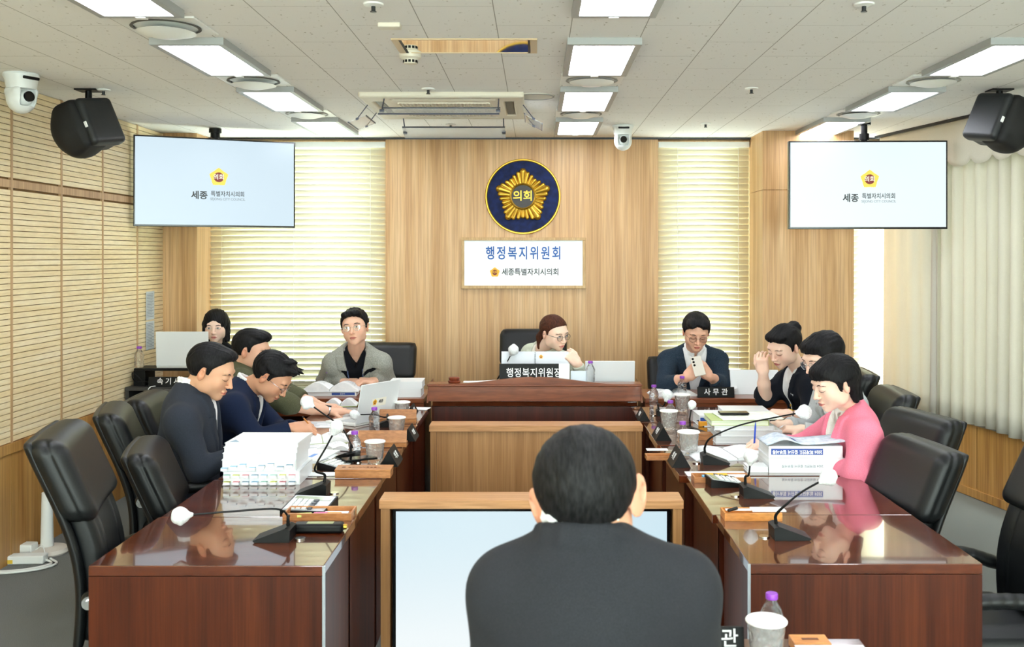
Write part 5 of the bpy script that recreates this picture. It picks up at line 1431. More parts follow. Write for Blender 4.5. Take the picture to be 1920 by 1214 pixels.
class Person:
    def __init__(s, label, head, N_, S_, E_, W_, H_, build=1.0, female=False, skin='#e2b096'):
        s.head = head; s.N = np.array(N_, float); s.S = [np.array(v, float) for v in S_]; s.E = [np.array(v, float) for v in E_]; s.W = [np.array(v, float) for v in W_]; s.H = np.array(H_, float)
        s.b = build; s.female = female; s.tone = rgb(skin)
        s.root = empty('person', (s.H[0], s.H[1], 0), 0, label, 'person')
        s.off = (-s.H[0], -s.H[1], 0)
        s.r = unit(s.S[0]-s.S[1])                       # the person's right
        s.u = unit(s.N-s.H); s.u = unit(s.u-s.r*np.dot(s.u, s.r)); s.f = np.cross(s.u, s.r)
        s.skin = Sdf(.0035)
    def tl(s, X, Y, Z):
        px, py, pz = X-s.N[0], Y-s.N[1], Z-s.N[2]
        return [v[0]*px+v[1]*py+v[2]*pz for v in (s.r, s.f, s.u)]
    def body(s, hands, full=1.0, ear=(1.0, 22)):
        S = s.skin; h = s.head
        add_head(S, h, s.female, full, ear)
        nk = .053 if not s.female else .044; nk *= h.sc
        S.cone(h.w((0, -22, -50)), s.N+s.u*.0, nk, nk*1.0, .022)
        S.cone(s.N-s.u*.05, s.N-s.u*.22, .05, .08, .02, flat=(s.f, .8))
        for i in (0, 1):
            S.cone(s.N-s.u*.05, s.S[i], .036, .042, .02)
            S.cone(s.S[i], s.E[i], .044, .038, .015); 
            fl = unit(s.W[i]-s.E[i])
            S.cone(s.E[i], s.E[i]*.45+s.W[i]*.55, .040, .037, .012); S.cone(s.E[i]*.45+s.W[i]*.55, s.W[i], .037, .026, .012)
            if hands[i] is not None: hand(S, s.W[i], **hands[i])
        lipc = rgb('#b8655c') if not s.female else rgb('#c05a5a')
        tone = s.tone
        def colour(V):
            x, y, z = h.loc(V[:, 0], V[:, 1], V[:, 2])
            c = np.tile(tone, (len(V), 1)); 
            hd = (z > -110) & (np.abs(x) < 95) & (np.abs(y) < 130) & (z < 130)
            def blend(m, col, a=1.0):
                m = np.clip(m, 0, 1)[:, None]*a*hd[:, None]; return c*(1-m)+col*m
            g = lambda cx, cz, rx_, rz_, cy=70: np.exp(-((x-cx)/rx_)**2-((z-cz)/rz_)**2)*(y > cy)
            c = blend(g(38, -22, 20, 16, 40)+g(-38, -22, 20, 16, 40), tone*np.array([1.0, .74, .70]), .35)
            c = blend(g(0, -24, 14, 12), tone*np.array([.98, .78, .72]), .35)
            c = blend((np.abs(x) > 72)*1.0*(y < 20)*(z < 35), tone*np.array([1.0, .72, .66]), .5)
            lip = (1-((x/21)**2+((z+57)/8.5)**2)**2)*(y > 76)*3
            c = blend(lip, lipc, .8)
            c = blend(g(31, 8, 17, 8, 60)+g(-31, 8, 17, 8, 60), tone*np.array([.86, .76, .72]), .4)
            return c
        o = S.obj('body', SKIN, s.root, colour=colour, loc=s.off)
        s.bodyobj = o
        dg = None
        me = o.data; bm = bmesh.new(); bm.from_mesh(me); s.bvh = BVHTree.FromBMesh(bm); bm.free()
        return o
    def surf(s, x, z, eps=.0006, y=119):
        h = s.head; o_ = Vector(h.w((x, y, z))); d = Vector(h.R @ np.array([0, -1.0, 0]))
        hit = s.bvh.ray_cast(o_, d, .4*h.sc)
        if hit[0] is None: return Vector(h.w((x, 85, z)))
        return hit[0]-d*eps
    def _out(s, b, name, m): return b.out(name, m, s.root, loc=s.off, smooth=True)
    def face(s, eyes='down', brow=1.0, thick=1.0):
        h = s.head; k = h.sc
        for sg in (-1, 1):
            b = B(); b.tube([s.surf(sg*x, z, .0002) for x, z in ((15, 25), (24, 29), (36, 30), (46, 26), (51, 21))], [.0011*k, .0024*k*thick, .0026*k*thick, .0018*k, .0006], 6); s._out(b, 'eyebrow', BROW)
            if eyes == 'open':
                p = s.surf(sg*31, 7, -.0022)
                Rm = Matrix(h.R.tolist()).to_4x4()
                b = B().sph((0, 0, 0), .001, 16, (13.5*k, 4*k, 5.0*k), M=Matrix.Translation(p) @ Rm); e = s._out(b, 'eye', SCL)
                b = B().sph((0, 0, 0), .001, 16, (5.6*k, 4.6*k, 5.4*k), M=Matrix.Translation(s.surf(sg*31, 7.5, -.0018)) @ Rm); i_ = s._out(b, 'iris', IRIS); 
                b = B(); b.tube([s.surf(sg*x, z, .0006) for x, z in ((16, 5), (22, 11), (31, 13.5), (41, 11), (47, 5))], [.0006, .0012*k, .0014*k, .0013*k, .0006], 6); s._out(b, 'eyelash', LASH)
            else:
                b = B(); b.tube([s.surf(sg*x, z, .0002) for x, z in ((15, 5), (22, 0), (31, -2), (41, 0), (49, 4))], [.0006, .0013*k, .0016*k, .0016*k, .0007], 6); s._out(b, 'eyelash', LASH)
        b = B(); b.tube([s.surf(x, z, -.0002) for x, z in ((-22, -58), (-11, -56.5), (0, -57.5), (11, -56.5), (22, -58))], [.0004, .0012*k, .0012*k, .0012*k, .0004], 6); s._out(b, 'mouth_line', LIPL)
    def glasses(s, m, r=22, rz_=None, wire=.0010, lens=True):
        h = s.head; rz_ = rz_ or r*.9; k = h.sc
        yf = 96
        g = B()
        for sg in (-1, 1):
            pts = [h.w((sg*33+r*math.cos(a), yf-2*abs(math.cos(a)), 2+rz_*math.sin(a))) for a in np.linspace(0, 2*PI, 25)]
            g.tube(pts, wire*k, 6)
            g.tube([h.w((sg*(33+r), yf-3, 8)), h.w((sg*74, 50, 10)), h.w((sg*80, 0, 10)), h.w((sg*80, -18, -2))], wire*k, 6)
        g.tube([h.w((-(33-r), yf, 6)), h.w((0, yf+3, 9)), h.w((33-r, yf, 6))], wire*k, 6)
        go = s._out(g, 'glasses', m)
        if lens:
            for sg in (-1, 1):
                b = B(); ring = [b.bm.verts.new(h.w((sg*33+(r-.5)*math.cos(a), yf-2*abs(math.cos(a)), 2+(rz_-.5)*math.sin(a)))) for a in np.linspace(0, 2*PI, 24, endpoint=False)]
                b.bm.faces.new(ring); b.out('lens', LENS, go, solid=.0015)
    def hair(s, m, **kw):
        S = Sdf(.0032*s.head.sc); add_hair(S, s.head, **kw); o = S.obj('hair', m, s.root, loc=s.off, smooth_it=1); return o
    def torso(s, S, g, belly=1.0):
        """g: thickness added over the body"""
        b = s.b; w = .155 if not s.female else .128
        mid = s.H*.5+s.N*.5; ch = s.H*.22+s.N*.78
        H0 = s.H+s.u*.02
        S.cone(H0, mid, (w+.005)*b*belly+g, w*.98*b*belly+g, .05, flat=(s.f, .76)); S.cone(mid, ch, w*.98*b*belly+g, w*.98*b+g, .05, flat=(s.f, .74))
        if s.female:
            for sg in (-1, 1): S.ell(ch-s.u*.02+s.r*sg*.065+s.f*.065, (.062, .05, .06), .03)
        sh = .052*b+g
        for i in (0, 1):
            S.cone(s.N-s.u*.045+(s.S[i]-s.N)*.25, s.S[i]+s.u*.0, sh*.98, sh, .035)
            S.cone(s.N+s.u*.012-s.f*.01, s.S[i]*.6+s.N*.4+s.u*.004, .042*b+g, .042*b+g, .03)
            S.cone(ch, s.S[i]*.8+s.N*.2-s.u*.05, .11*b+g, .075*b+g, .05, flat=(s.f, .8))
    def sleeve(s, S, i, g, end=1.0, upper=1.0, cuff=0):
        b = s.b; E_, W_ = s.E[i], s.W[i]
        S.cone(s.S[i], s.E[i], (.055*b+g)*upper, .044*b+g, .03)
        if end > 0:
            q = E_+(W_-E_)*end; S.cone(E_, q, .044*b+g, .031*b+g+cuff, .02)
            dr = unit(W_-E_)
            def cut(X, Y, Z): return ((X-q[0])*dr[0]+(Y-q[1])*dr[1]+(Z-q[2])*dr[2])
            q_lo = q-.13; 
            S.fn(lambda X, Y, Z: -(cut(X, Y, Z)+0*X) if False else np.where((X-q[0])**2+(Y-q[1])**2+(Z-q[2])**2 < .09**2, -cut(X, Y, Z), 1.0), q-.1, q+.1, .002, '-')
    def wrinkle(s, S, amp, f=38, seed=1, i=None):
        lo = np.min([s.H, s.N, *s.S, *s.E, *s.W], 0)-.25; hi = np.max([s.H, s.N, *s.S, *s.E, *s.W], 0)+.25
        def fn(X, Y, Z):
            e = 0
            for j in (0, 1):
                d2 = (X-s.E[j][0])**2+(Y-s.E[j][1])**2+(Z-s.E[j][2])**2; e = e+np.exp(-d2/.10**2)
                q = s.S[j]-s.u*.05; d2 = (X-q[0])**2+(Y-q[1])**2+(Z-q[2])**2; e = e+.6*np.exp(-d2/.09**2)
            return wob((X, Y, Z*1.5), f, amp, seed)*(.35+e)
        S.fn(fn, lo, hi, .001, 'd')
    def jacket(s, m, name='jacket', g=.014, V=(.062, .30), lapel=.045, sleeves=(.93, .93), h=.005, collar=True, seed=1, belly=1.0, vback=.0, amp=.0022):
        S = Sdf(h); s.torso(S, g, belly)
        for i in (0, 1):
            s.sleeve(S, i, g*.8, sleeves[i])
            o_ = unit(s.S[i]-s.N); S.ell(s.S[i]+o_*.010+s.u*.010, (.056*s.b, .056*s.b, .050*s.b), .02)
        w0, dep = V
        s.wrinkle(S, amp, seed=seed)
        if lapel:
            def lf(X, Y, Z):
                x, y, z = s.tl(X, Y, Z); ax = np.abs(x)
                w = w0*np.clip(1+z/dep, 0, 1)+.004
                lw = lapel*np.clip((z+dep)/(dep*.62), 0, 1)
                notch = (np.abs(z+.095+(ax-w)*.5) < .006) & (ax > w+lw*.45)
                inl = (ax > w-.01) & (ax < w+lw) & (z < .0) & (z > -dep) & (y > .02) & ~notch
                return np.where(inl, -.0085, 0).astype(np.float32)
            S.fn(lf, s.N-.42, s.N+.42, .001, 'd')
        # opening at the front and hole for the neck
        def vf(X, Y, Z):
            x, y, z = s.tl(X, Y, Z)
            w = w0*np.clip(1+z/dep, -.2, 1.15)
            return np.maximum(np.maximum(np.abs(x)-w, -(y-.012)), -(z+dep))*.9
        if V[0] > 0: S.fn(vf, s.N-.45, s.N+.45, .003, '-')
        nr = .062*s.head.sc if not s.female else .054*s.head.sc
        S.cone(s.N+s.u*.045+s.f*.01, s.N+s.u*.14+s.f*.02, nr, nr+.012, .004, op='-')
        if collar:
            n = 9; prev = None
            for k in range(n):
                a = -PI*.62+PI*1.24*k/(n-1)      # 0 = back of the neck
                tp = 1-.45*(abs(a)/(PI*.62))**3
                q = s.N+(-s.f*math.cos(a)*(nr+.008)+s.r*math.sin(a)*(nr+.010))+s.u*(.030*math.cos(a*.6)-.004)+s.f*.012
                if prev is not None: S.cone(prev+s.u*.008, q+s.u*.008, .0095*tp, .0095*tp, .006); S.cone(prev-s.u*.014, q-s.u*.014, .0125*tp, .0125*tp, .010)
                prev = q
        return S.obj(name, m, s.root, loc=s.off)
    def shirt(s, m, name='shirt', g=.003, V=(.03, .06), collar=None, h=.0055, belly=1.0, sleeves=(0, 0), seed=3, amp=.0008, upper=1.0):
        S = Sdf(h); s.torso(S, g, belly)
        for i in (0, 1):
            if sleeves[i]: s.sleeve(S, i, g, sleeves[i] if sleeves[i] > 0 else 0, upper)
        s.wrinkle(S, amp, seed=seed)
        w0, dep = V
        nr = .058*s.head.sc if not s.female else .052*s.head.sc
        def vf(X, Y, Z):
            x, y, z = s.tl(X, Y, Z)
            return np.maximum(np.maximum(np.abs(x)-w0*np.clip(1+z/dep, 0, 1.2), -(y-.01)), -(z+dep))
        S.fn(vf, s.N-.3, s.N+.3, .003, '-')
        S.cone(s.N+s.u*.05, s.N+s.u*.14, nr, nr+.006, .004, op='-')
        if collar:
            n = 13; prev = None
            for k in range(n):
                a = -PI*.93+PI*1.86*k/(n-1)
                q = s.N+(-s.f*math.cos(a)*(nr+.003)+s.r*math.sin(a)*(nr+.002))+s.u*((.034+(.012 if collar == 2 else 0))*math.cos(a*.5)+.024)+s.f*.010
                if prev is not None: S.cone(prev, q, .0078, .0078, .006); S.cone(prev-s.u*.018, q-s.u*.018, .0088, .0088, .008)
                prev = q
            for sg in (-1, 1):
                p = s.N+s.f*(nr+.016)+s.r*sg*.018+s.u*.004; S.cone(p, p+s.r*sg*.022-s.u*.045+s.f*.004, .006, .005, .006)
        return S.obj(name, m, s.root, loc=s.off)
    def legs(s, m, shoe, fwd=None, drop=None, spread=.10):
        S = Sdf(.013); f = unit(s.f*np.array([1, 1, 0])) if fwd is None else unit(fwd); r = unit(s.r*np.array([1, 1, 0]))
        hz = s.H[2]
        for sg in (-1, 1):
            a = s.H+r*sg*.07-np.array([0, 0, .02]); k = a+f*.38+r*sg*.04; k[2] = hz+.0; an = k+f*.03; an[2] = .10
            S.cone(a, k, .085, .062, .03); S.cone(k, an, .060, .045, .02)
        S.cone(s.H-r*.06, s.H+r*.06, .11, .11, .03)
        S.obj('trousers', m, s.root, loc=s.off)
        for sg in (-1, 1):
            a = s.H+r*sg*.07; k = a+f*.41+r*sg*.04; k[2] = .045
            T_ = Sdf(.009); T_.cone(k-f*.04, k+f*.16, .038, .034, .02, flat=((0, 0, 1), .9)); T_.fn(lambda X, Y, Z: .008-Z, k-.3, k+.3, .002, '&'); T_.obj('shoe', shoe, s.root, loc=s.off)
LENS = bpy.data.materials.new('spectacle lens'); LENS.use_nodes = True
nt = LENS.node_tree; nt.nodes.clear(); o_ = nt.nodes.new('ShaderNodeOutputMaterial'); t_ = nt.nodes.new('ShaderNodeBsdfTransparent'); g_ = nt.nodes.new('ShaderNodeBsdfGlossy'); m_ = nt.nodes.new('ShaderNodeMixShader')
t_.inputs[0].default_value = (.97, .98, .98, 1); g_.inputs['Roughness'].default_value = .05; m_.inputs[0].default_value = .08
nt.links.new(t_.outputs[0], m_.inputs[1]); nt.links.new(g_.outputs[0], m_.inputs[2]); nt.links.new(m_.outputs[0], o_.inputs[0])
SILV = mat('silver wire', '#b9bcc0', .2, 1.0); BLKW = mat('black spectacle frame', '#101012', .3)
SHOE = mat('black shoe leather', '#101010', .35); DTR = cloth('dark trouser cloth', '#1b1d22', '#24262c')
WSH = cloth('white shirt cloth', '#e6e9ec', '#f2f3f5', 500, .15)
V3 = lambda *a: np.array(a, float)

# 1 --- the seated man with his back turned
d = 1.785
p = Person('person seen from behind in a charcoal suit, before the large lit monitor', Head(P(1103, 938, 1.82), -5, 4, -9, 1.11),
           P(1092, 1015, d), [P(1276, 1104, 1.80), P(955, 1104, 1.80)], [P(1304, 1340, 1.84), P(932, 1340, 1.84)], [V3(.26, 2.16, .775), V3(-.06, 2.16, .775)], (.085, 1.73, .50), .97, skin='#d7a184')
p.body([dict(d=(-.2, 1, 0), n=(0, 0, 1), side=-1), dict(d=(.2, 1, 0), n=(0, 0, 1), side=1)], ear=(1.18, 42))
p.face('down')
p.hair(HGRY, hl=dict(y=[-130, -75, -40, -22, -12, 2, 6, 18, 24, 40, 58, 75, 130], z=[-48, -46, -34, -8, 28, 30, 6, 4, 28, 45, 62, 76, 76]), vol=(86, 103, 88), ctr=(0, -13, 38), strands=.0009)
p.jacket(cloth('charcoal suit cloth', '#222327', '#2c2d31', 600, .3), g=.016, h=.006, amp=.002, lapel=.04)
p.shirt(WSH, collar=2, V=(.01, .02), h=.0045); p.legs(DTR, SHOE)
# 2 --- man in dark grey suit, near left
p = Person('person in a dark grey suit and open white shirt, nearest on the left side', Head(P(395, 699, 4.60), -93, 22, 0, 1.10),
           P(358, 738, 4.62), [P(340, 790, 4.43), P(362, 784, 4.83)], [P(374, 880, 4.40), P(404, 862, 4.88)], [P(436, 856, 4.47), P(452, 846, 4.78)], (-1.64, 4.64, .54), 1.04, skin='#dcaa8a')
p.body([dict(d=(1, .2, -.05), n=(0, 0, 1), side=1), dict(d=(1, -.4, -.05), n=(0, 0, 1), side=-1)])
p.face('down')
p.hair(HBLK, hl=dict(y=[-130, -75, -40, -22, -12, 2, 6, 18, 24, 40, 56, 70, 130], z=[-46, -42, -30, -6, 28, 30, 2, 2, 30, 50, 66, 82, 84]), vol=(85, 104, 89), extra=[('e', (0, 40, 95), (60, 42, 26), 14)], seed=2)
p.jacket(cloth('dark grey suit cloth', '#282c35', '#343943', 600, .3), g=.014, V=(.07, .32), seed=4, belly=1.05)
p.shirt(WSH, collar=2, V=(.02, .06), h=.0045); p.legs(DTR, SHOE)
# 3 --- man in navy suit writing
p = Person('person in a navy suit and glasses bent over papers, holding a pencil', Head(P(508, 708, 5.15), -95, 40, 0, 1.08),
           P(458, 732, 5.2), [P(438, 766, 5.0), P(472, 758, 5.42)], [P(478, 826, 4.96), P(520, 806, 5.40)], [P(548, 803, 5.03), P(556, 808, 5.20)], (-1.70, 5.22, .54), 1.05, skin='#d39e7f')
p.body([dict(d=(1, .25, .05), n=(-.25, -.5, .8), side=1, curl=(45, 50, 30), thumb=(.5, .6, -.5)), dict(d=(1, -.5, 0), n=(0, 0, 1), side=-1, curl=(30, 40, 25))])
p.face('down'); p.glasses(SILV, 23, 18)
p.hair(HBLK, vol=(86, 104, 91), extra=[('e', (0, 45, 92), (58, 44, 30), 12)]+[('c', (x, 60, 95), (x*1.1, 100+8*math.sin(x), 112+8*math.cos(x*.7)), 13, 3, 8) for x in (-45, -30, -15, 0, 15, 30, 45)]+[('c', (x, 20, 115), (x*1.05, 50, 136+5*math.sin(x)), 13, 3, 8) for x in (-40, -20, 0, 20, 40)], seed=5, strands=.0022)
p.jacket(cloth('navy suit cloth', '#141d33', '#1d2843', 600, .3), g=.014, V=(.06, .30), seed=7, belly=1.08)
p.shirt(WSH, collar=2, V=(.02, .06), h=.0045); p.legs(DTR, SHOE)
c = p.W[0]+V3(.085, .02, .0)
r = empty('pencil', tuple(c), 0, 'pencil in the fist of the man in the navy suit', 'pencil'); B().tube([(.03, .02, -.035), (-.03, -.01, .05)], .0038, 8).out('shaft', BOXO, r); B().tube([(-.03, -.01, .05), (-.034, -.012, .057)], .0038, 8).out('ferrule', DKMETAL, r)
# 4 --- man in olive short-sleeved shirt
p = Person('person in an olive short-sleeved shirt, one bare arm stretched along the left desk', Head(P(472, 660, 5.8), -97, 10, 0, 1.08),
           P(458, 694, 5.85), [P(452, 720, 5.62), P(482, 718, 6.05)], [P(540, 758, 5.56), P(560, 748, 6.02)], [P(620, 772, 5.72), P(602, 762, 5.96)], (-1.86, 5.86, .54), 1.08, skin='#e6b69b')
p.body([dict(d=(1, .12, .0), n=(0, 0, 1), side=1, curl=(8, 12, 8), spread=5), dict(d=(1, -.3, 0), n=(0, 0, 1), side=-1, curl=(20, 25, 15))])
p.face('down')
p.hair(HBLK, hl=dict(y=[-130, -70, -30, -20, -12, 2, 6, 18, 24, 40, 58, 72, 130], z=[-30, -28, -20, -5, 30, 32, 6, 4, 34, 52, 62, 70, 70]), vol=(84, 103, 90), extra=[('e', (0, 30, 92), (66, 66, 34), 14)], seed=8, strands=.001)
p.shirt(cloth('olive cotton', '#4c4d39', '#5d5e47', 300, .3), 'shirt', g=.014, V=(.03, .05), collar=True, sleeves=(.22, .22), upper=1.15, amp=.0025); p.legs(DTR, SHOE)
w_ = p.W[0]*.93+p.E[0]*.07; ax = unit(p.W[0]-p.E[0])
def watch(p, i, fr, m, r_=.030, face=None, fm=None, up=(0, 0, 1)):
    q = p.W[i]*(1-fr)+p.E[i]*fr; a = unit(p.W[i]-p.E[i]); n = unit(V3(*up)-a*np.dot(up, a)); x = np.cross(a, n)
    b = B(); b.tube([q+p.off_v+(n*math.cos(t)*.85+x*math.sin(t))*r_ for t in np.linspace(0, 2*PI, 25)], .0055, 8, flat=1); o = b.out('watch', m, p.root, smooth=True)
    Mx = Matrix.Translation(q+p.off_v+n*r_*.9) @ Matrix(np.stack([x, a, n], 1).tolist()).to_4x4()
    B().cyl((0, 0, 0), .018, .009, M=Mx).out('watch_face', fm or DKMETAL, o, smooth=True)
p.off_v = V3(*p.off); watch(p, 0, .08, CHROME, .031)
# 5 --- recorder woman
p = Person('person with a chin-length black bob looking over the white laptop lid by the wall', Head(P(405, 614, 7.25), 187, 6, 0, 1.03),
           P(405, 648, 7.32), [P(380, 668, 7.32), P(431, 668, 7.32)], [P(372, 712, 7.22), P(438, 712, 7.22)], [P(388, 708, 7.0), P(424, 708, 7.0)], (P(405, 0, 7.35).x, 7.38, .55), .95, True, skin='#f3d2be')
p.body([dict(d=(.1, -1, 0), n=(0, 0, 1), side=1, curl=(25, 25, 15)), dict(d=(-.1, -1, 0), n=(0, 0, 1), side=-1, curl=(25, 25, 15))])
p.face('open')
BOB = dict(y=[-130, -20, 10, 30, 52, 70, 130], z=[-105, -105, -104, -96, -50, 20, 40])
p.hair(HBLK, hl=BOB, vol=(89, 106, 94), extra=[('c', (-72, -10, 20), (-76, 8, -92), 26, 20, 20), ('c', (72, -10, 20), (76, 8, -92), 26, 20, 20), ('c', (0, -55, 0), (0, -62, -90), 52, 48, 20)],
       cuts=[('e', (0, 88, -22), (56, 62, 82), 8), ('c', (0, 90, -110), (0, 60, -40), 48, 50, 8)], seed=9)
p.jacket(cloth('black knit', '#101114', '#181a1e'), 'cardigan', V=(.05, .14), lapel=0, amp=.001); p.legs(DTR, SHOE)
# 6 --- man in grey blazer
p = Person('person in a light grey blazer and black v-neck with lanyard, facing the viewer', Head(P(665.5, 616, 6.60), 178, -3, 7, 1.09),
           P(668, 655, 6.74), [P(625, 682, 6.74), P(714, 681, 6.74)], [P(608, 716, 6.85), P(728, 716, 6.84)], [P(646, 717, 6.70), P(700, 715, 6.68)], (P(668, 0, 6.95).x, 7.0, .56), 1.02, skin='#e8b99e')
p.body([dict(d=(.9, -.4, .05), n=(-.2, -.3, .9), side=1, curl=(25, 30, 20)), dict(d=(-.75, -.5, .10), n=(.1, -.2, 1), side=-1, curl=(35, 45, 30))])
p.face('open', thick=1.2); p.glasses(SILV, 22, 18, .0007)
p.hair(HBLK, hl=dict(y=[-130, -70, -30, -20, -12, 2, 6, 18, 24, 40, 58, 75, 130], z=[-42, -40, -30, -5, 28, 30, -6, -4, 24, 46, 62, 73, 73]), vol=(86, 104, 92), extra=[('e', (-18, 52, 88), (44, 40, 26), 14), ('e', (30, 50, 84), (38, 36, 26), 14), ('c', (50, 50, 78), (64, 45, 45), 14, 8, 8), ('c', (-50, 50, 78), (-62, 45, 45), 14, 8, 8)],
       cuts=[('e', (-8, 104, 40), (46, 36, 40), 10)], seed=10, strands=.002)
p.jacket(cloth('light grey blazer cloth', '#84867f', '#a3a49c', 260, .4, stretch=(1, 1, .4)), g=.014, V=(.075, .34), seed=11, lapel=.05)
p.shirt(cloth('black jersey', '#0b0d12', '#12151b'), V=(.045, .085), g=-.004, belly=.93); p.legs(DTR, SHOE)
S_ = Sdf(.004)
for sg in (-1, 1):
    q0 = p.N+p.r*sg*.05+p.f*.06-p.u*.02; q1 = p.N+p.r*sg*.052+p.f*.118-p.u*.12; q2 = p.N+p.r*sg*.03+p.f*.140-p.u*.26
    S_.cone(q0, q1, .005, .005, .002); S_.cone(q1, q2, .005, .005, .002)
S_.obj('lanyard', mat('navy lanyard', '#3d4f74', .6), p.root, loc=p.off)
# 7 --- chairwoman
p = Person('person in pale mint jacket and round glasses, chin on her hand, at the bench', Head(P(1039, 626, 6.62), 222, 14, 5, 1.04),
           P(1017, 655, 6.76), [P(996, 664, 6.84), P(1062, 680, 6.68)], [P(985, 735, 6.80), P(1097, 728, 6.58)], [P(1010, 738, 6.52), P(1083, 682, 6.50)], (P(1018, 0, 6.95).x, 6.98, .56), .95, True, skin='#f4d0ba')
p.body([dict(d=(.9, -.3, 0), n=(0, 0, 1), side=1), dict(d=(-.62, -.08, .62), n=(.25, -.90, .35), side=1, curl=(55, 70, 40), thumb=(.5, .6, -.3), sc=.95)])
p.face('open', thick=.8); p.glasses(BLKW, 22, 19, .0011)
p.hair(HBRN, hl=dict(y=[-130, -75, -30, -20, -12, 2, 8, 18, 24, 40, 58, 75, 130], z=[-60, -60, -50, -20, 26, 28, 0, 4, 32, 52, 66, 76, 76]), vol=(82, 102, 86), ctr=(0, -14, 36), late=[('c', (0, -95, 0), (10, -118, -60), 24, 26, 14), ('c', (10, -118, -60), (20, -105, -125), 26, 14, 14)], seed=12, strands=.0008)
p.jacket(cloth('pale mint jacket cloth', '#b9c0ae', '#cdd3c3', 300, .3), V=(.055, .26), seed=13, lapel=.035)
p.shirt(cloth('cream top', '#d9d4c8', '#e6e2d8'), V=(.035, .10)); p.legs(DTR, SHOE)
p.off_v = V3(*p.off); watch(p, 1, .22, mat('maroon strap', '#4a1f1c', .5), .030, fm=CHROME, up=(.3, -1, .2))
# 8 --- man with phone
p = Person('person in a dark blue-grey blazer over a white polo, looking down at a phone', Head(P(1305, 624, 6.60), 180, 24, -2, 1.07),
           P(1301, 658, 6.78), [P(1253, 676, 6.78), P(1345, 676, 6.78)], [P(1246, 722, 6.60), P(1357, 722, 6.60)], [P(1288, 708, 6.42), P(1329, 706, 6.42)], (P(1301, 0, 6.98).x, 7.02, .56), 1.02, skin='#e2b096')
p.body([dict(d=(.55, -.1, .65), n=(-.45, -.85, .1), side=1, curl=(50, 45, 25), thumb=(.3, .8, .1)), dict(d=(-.50, -.1, .70), n=(.45, -.85, .1), side=-1, curl=(45, 45, 25), thumb=(.3, .8, .1))])
p.face('down', thick=1.1); p.glasses(BLKW, 23, 20, .0007)
p.hair(HBLK, hl=dict(y=[-130, -70, -30, -20, -12, 2, 6, 18, 24, 40, 58, 75, 130], z=[-42, -40, -28, -5, 28, 30, 4, 4, 26, 40, 53, 62, 62]), vol=(88, 105, 92), extra=[('e', (-28, 48, 82), (44, 42, 30), 14), ('e', (28, 48, 82), (44, 42, 30), 14)],
       cuts=[('e', (4, 104, 50), (36, 42, 42), 10)], seed=14)
p.jacket(cloth('blue grey blazer cloth', '#1e2a37', '#2c3a49', 200, .4), g=.014, V=(.075, .34), seed=15, lapel=.05, sleeves=(.62, .66), amp=.003)
p.shirt(WSH, collar=True, V=(.03, .08)); p.legs(DTR, SHOE)
c = P(1309, 689, 6.36)
r = empty('smartphone', tuple(c), 0, 'pale smartphone with three camera rings held in both hands', 'phone')
M = Matrix.Rotation(D_(-12), 4, 'Y') @ Matrix.Rotation(D_(-28), 4, 'X')
B().box(-.036, .036, -.004, .004, -.06, .075, M=M, bev=.003).out('shell', mat('pale phone shell', '#cfc9be', .3), r)
b = B()
for k in range(3): b.cyl((-.020, -.0045, .060-.022*k), .0075, .003, axis='y', M=M)
b.out('camera_lens', mat('lens black', '#050608', .08), r)
# 9 --- woman with bun
p = Person('person with a black bun, hand raised to her forehead, in a black blazer', Head(P(1471, 652, 5.75), 122, 24, -4, 1.06),
           P(1498, 692, 5.84), [P(1474, 716, 5.98), P(1522, 726, 5.68)], [P(1434, 744, 5.86), P(1520, 792, 5.56)], [P(1431, 700, 5.78), P(1476, 776, 5.52)], (P(1535, 0, 5.85).x, 5.86, .54), .98, True, skin='#f0cbb6')
p.body([dict(d=(-.12, -.10, .95), n=(-.55, -.75, -.1), side=-1, curl=(35, 45, 30), thumb=(.5, .7, -.2), sc=.95), dict(d=(-.95, .1, .05), n=(0, -.2, 1), side=-1, curl=(20, 25, 15), sc=.95)])
p.face('down', thick=.8)
p.hair(HBLK, hl=dict(y=[-130, -75, -30, -20, -12, 2, 8, 18, 24, 40, 58, 75, 130], z=[-60, -60, -45, -20, 28, 30, -6, -10, 24, 46, 60, 68, 70]), vol=(86, 104, 92), extra=[('e', (28, 48, 84), (38, 34, 28), 14), ('e', (-20, 44, 90), (48, 40, 26), 14)], cuts=[('e', (-14, 106, 50), (34, 36, 36), 10)],
       late=[('e', (0, -104, 72), (42, 36, 38), 12), ('c', (0, -80, 75), (0, -95, 75), 34, 30, 14)], seed=16)
q = p.head.w((30, -122, 40)); b = B(); ax_ = V3(0, -1, .1)
b.tube([V3(*q)+V3(*p.off)+V3(.017*math.cos(t), 0, .017*math.sin(t)) for t in np.linspace(0, 2*PI, 25)], .0035, 8); b.out('hair_clip', CHROME, p.root, smooth=True)
p.jacket(cloth('black blazer cloth', '#10131a', '#181c25', 500, .3), V=(.065, .28), seed=17, lapel=.04, sleeves=(.30, .55), amp=.003)
p.shirt(cloth('white tee', '#dfe1e3', '#eceeef'), V=(.03, .05)); p.legs(DTR, SHOE)
q = p.N+p.f*.150-p.u*.17-p.r*.085; b = B().cyl(tuple(V3(*q)+V3(*p.off)), .009, .006, axis='x'); b.out('lapel_pin', GOLD, p.root)
p.off_v = V3(*p.off); watch(p, 1, .12, mat('black strap', '#0c0c0d', .5), .028, fm=GOLD)
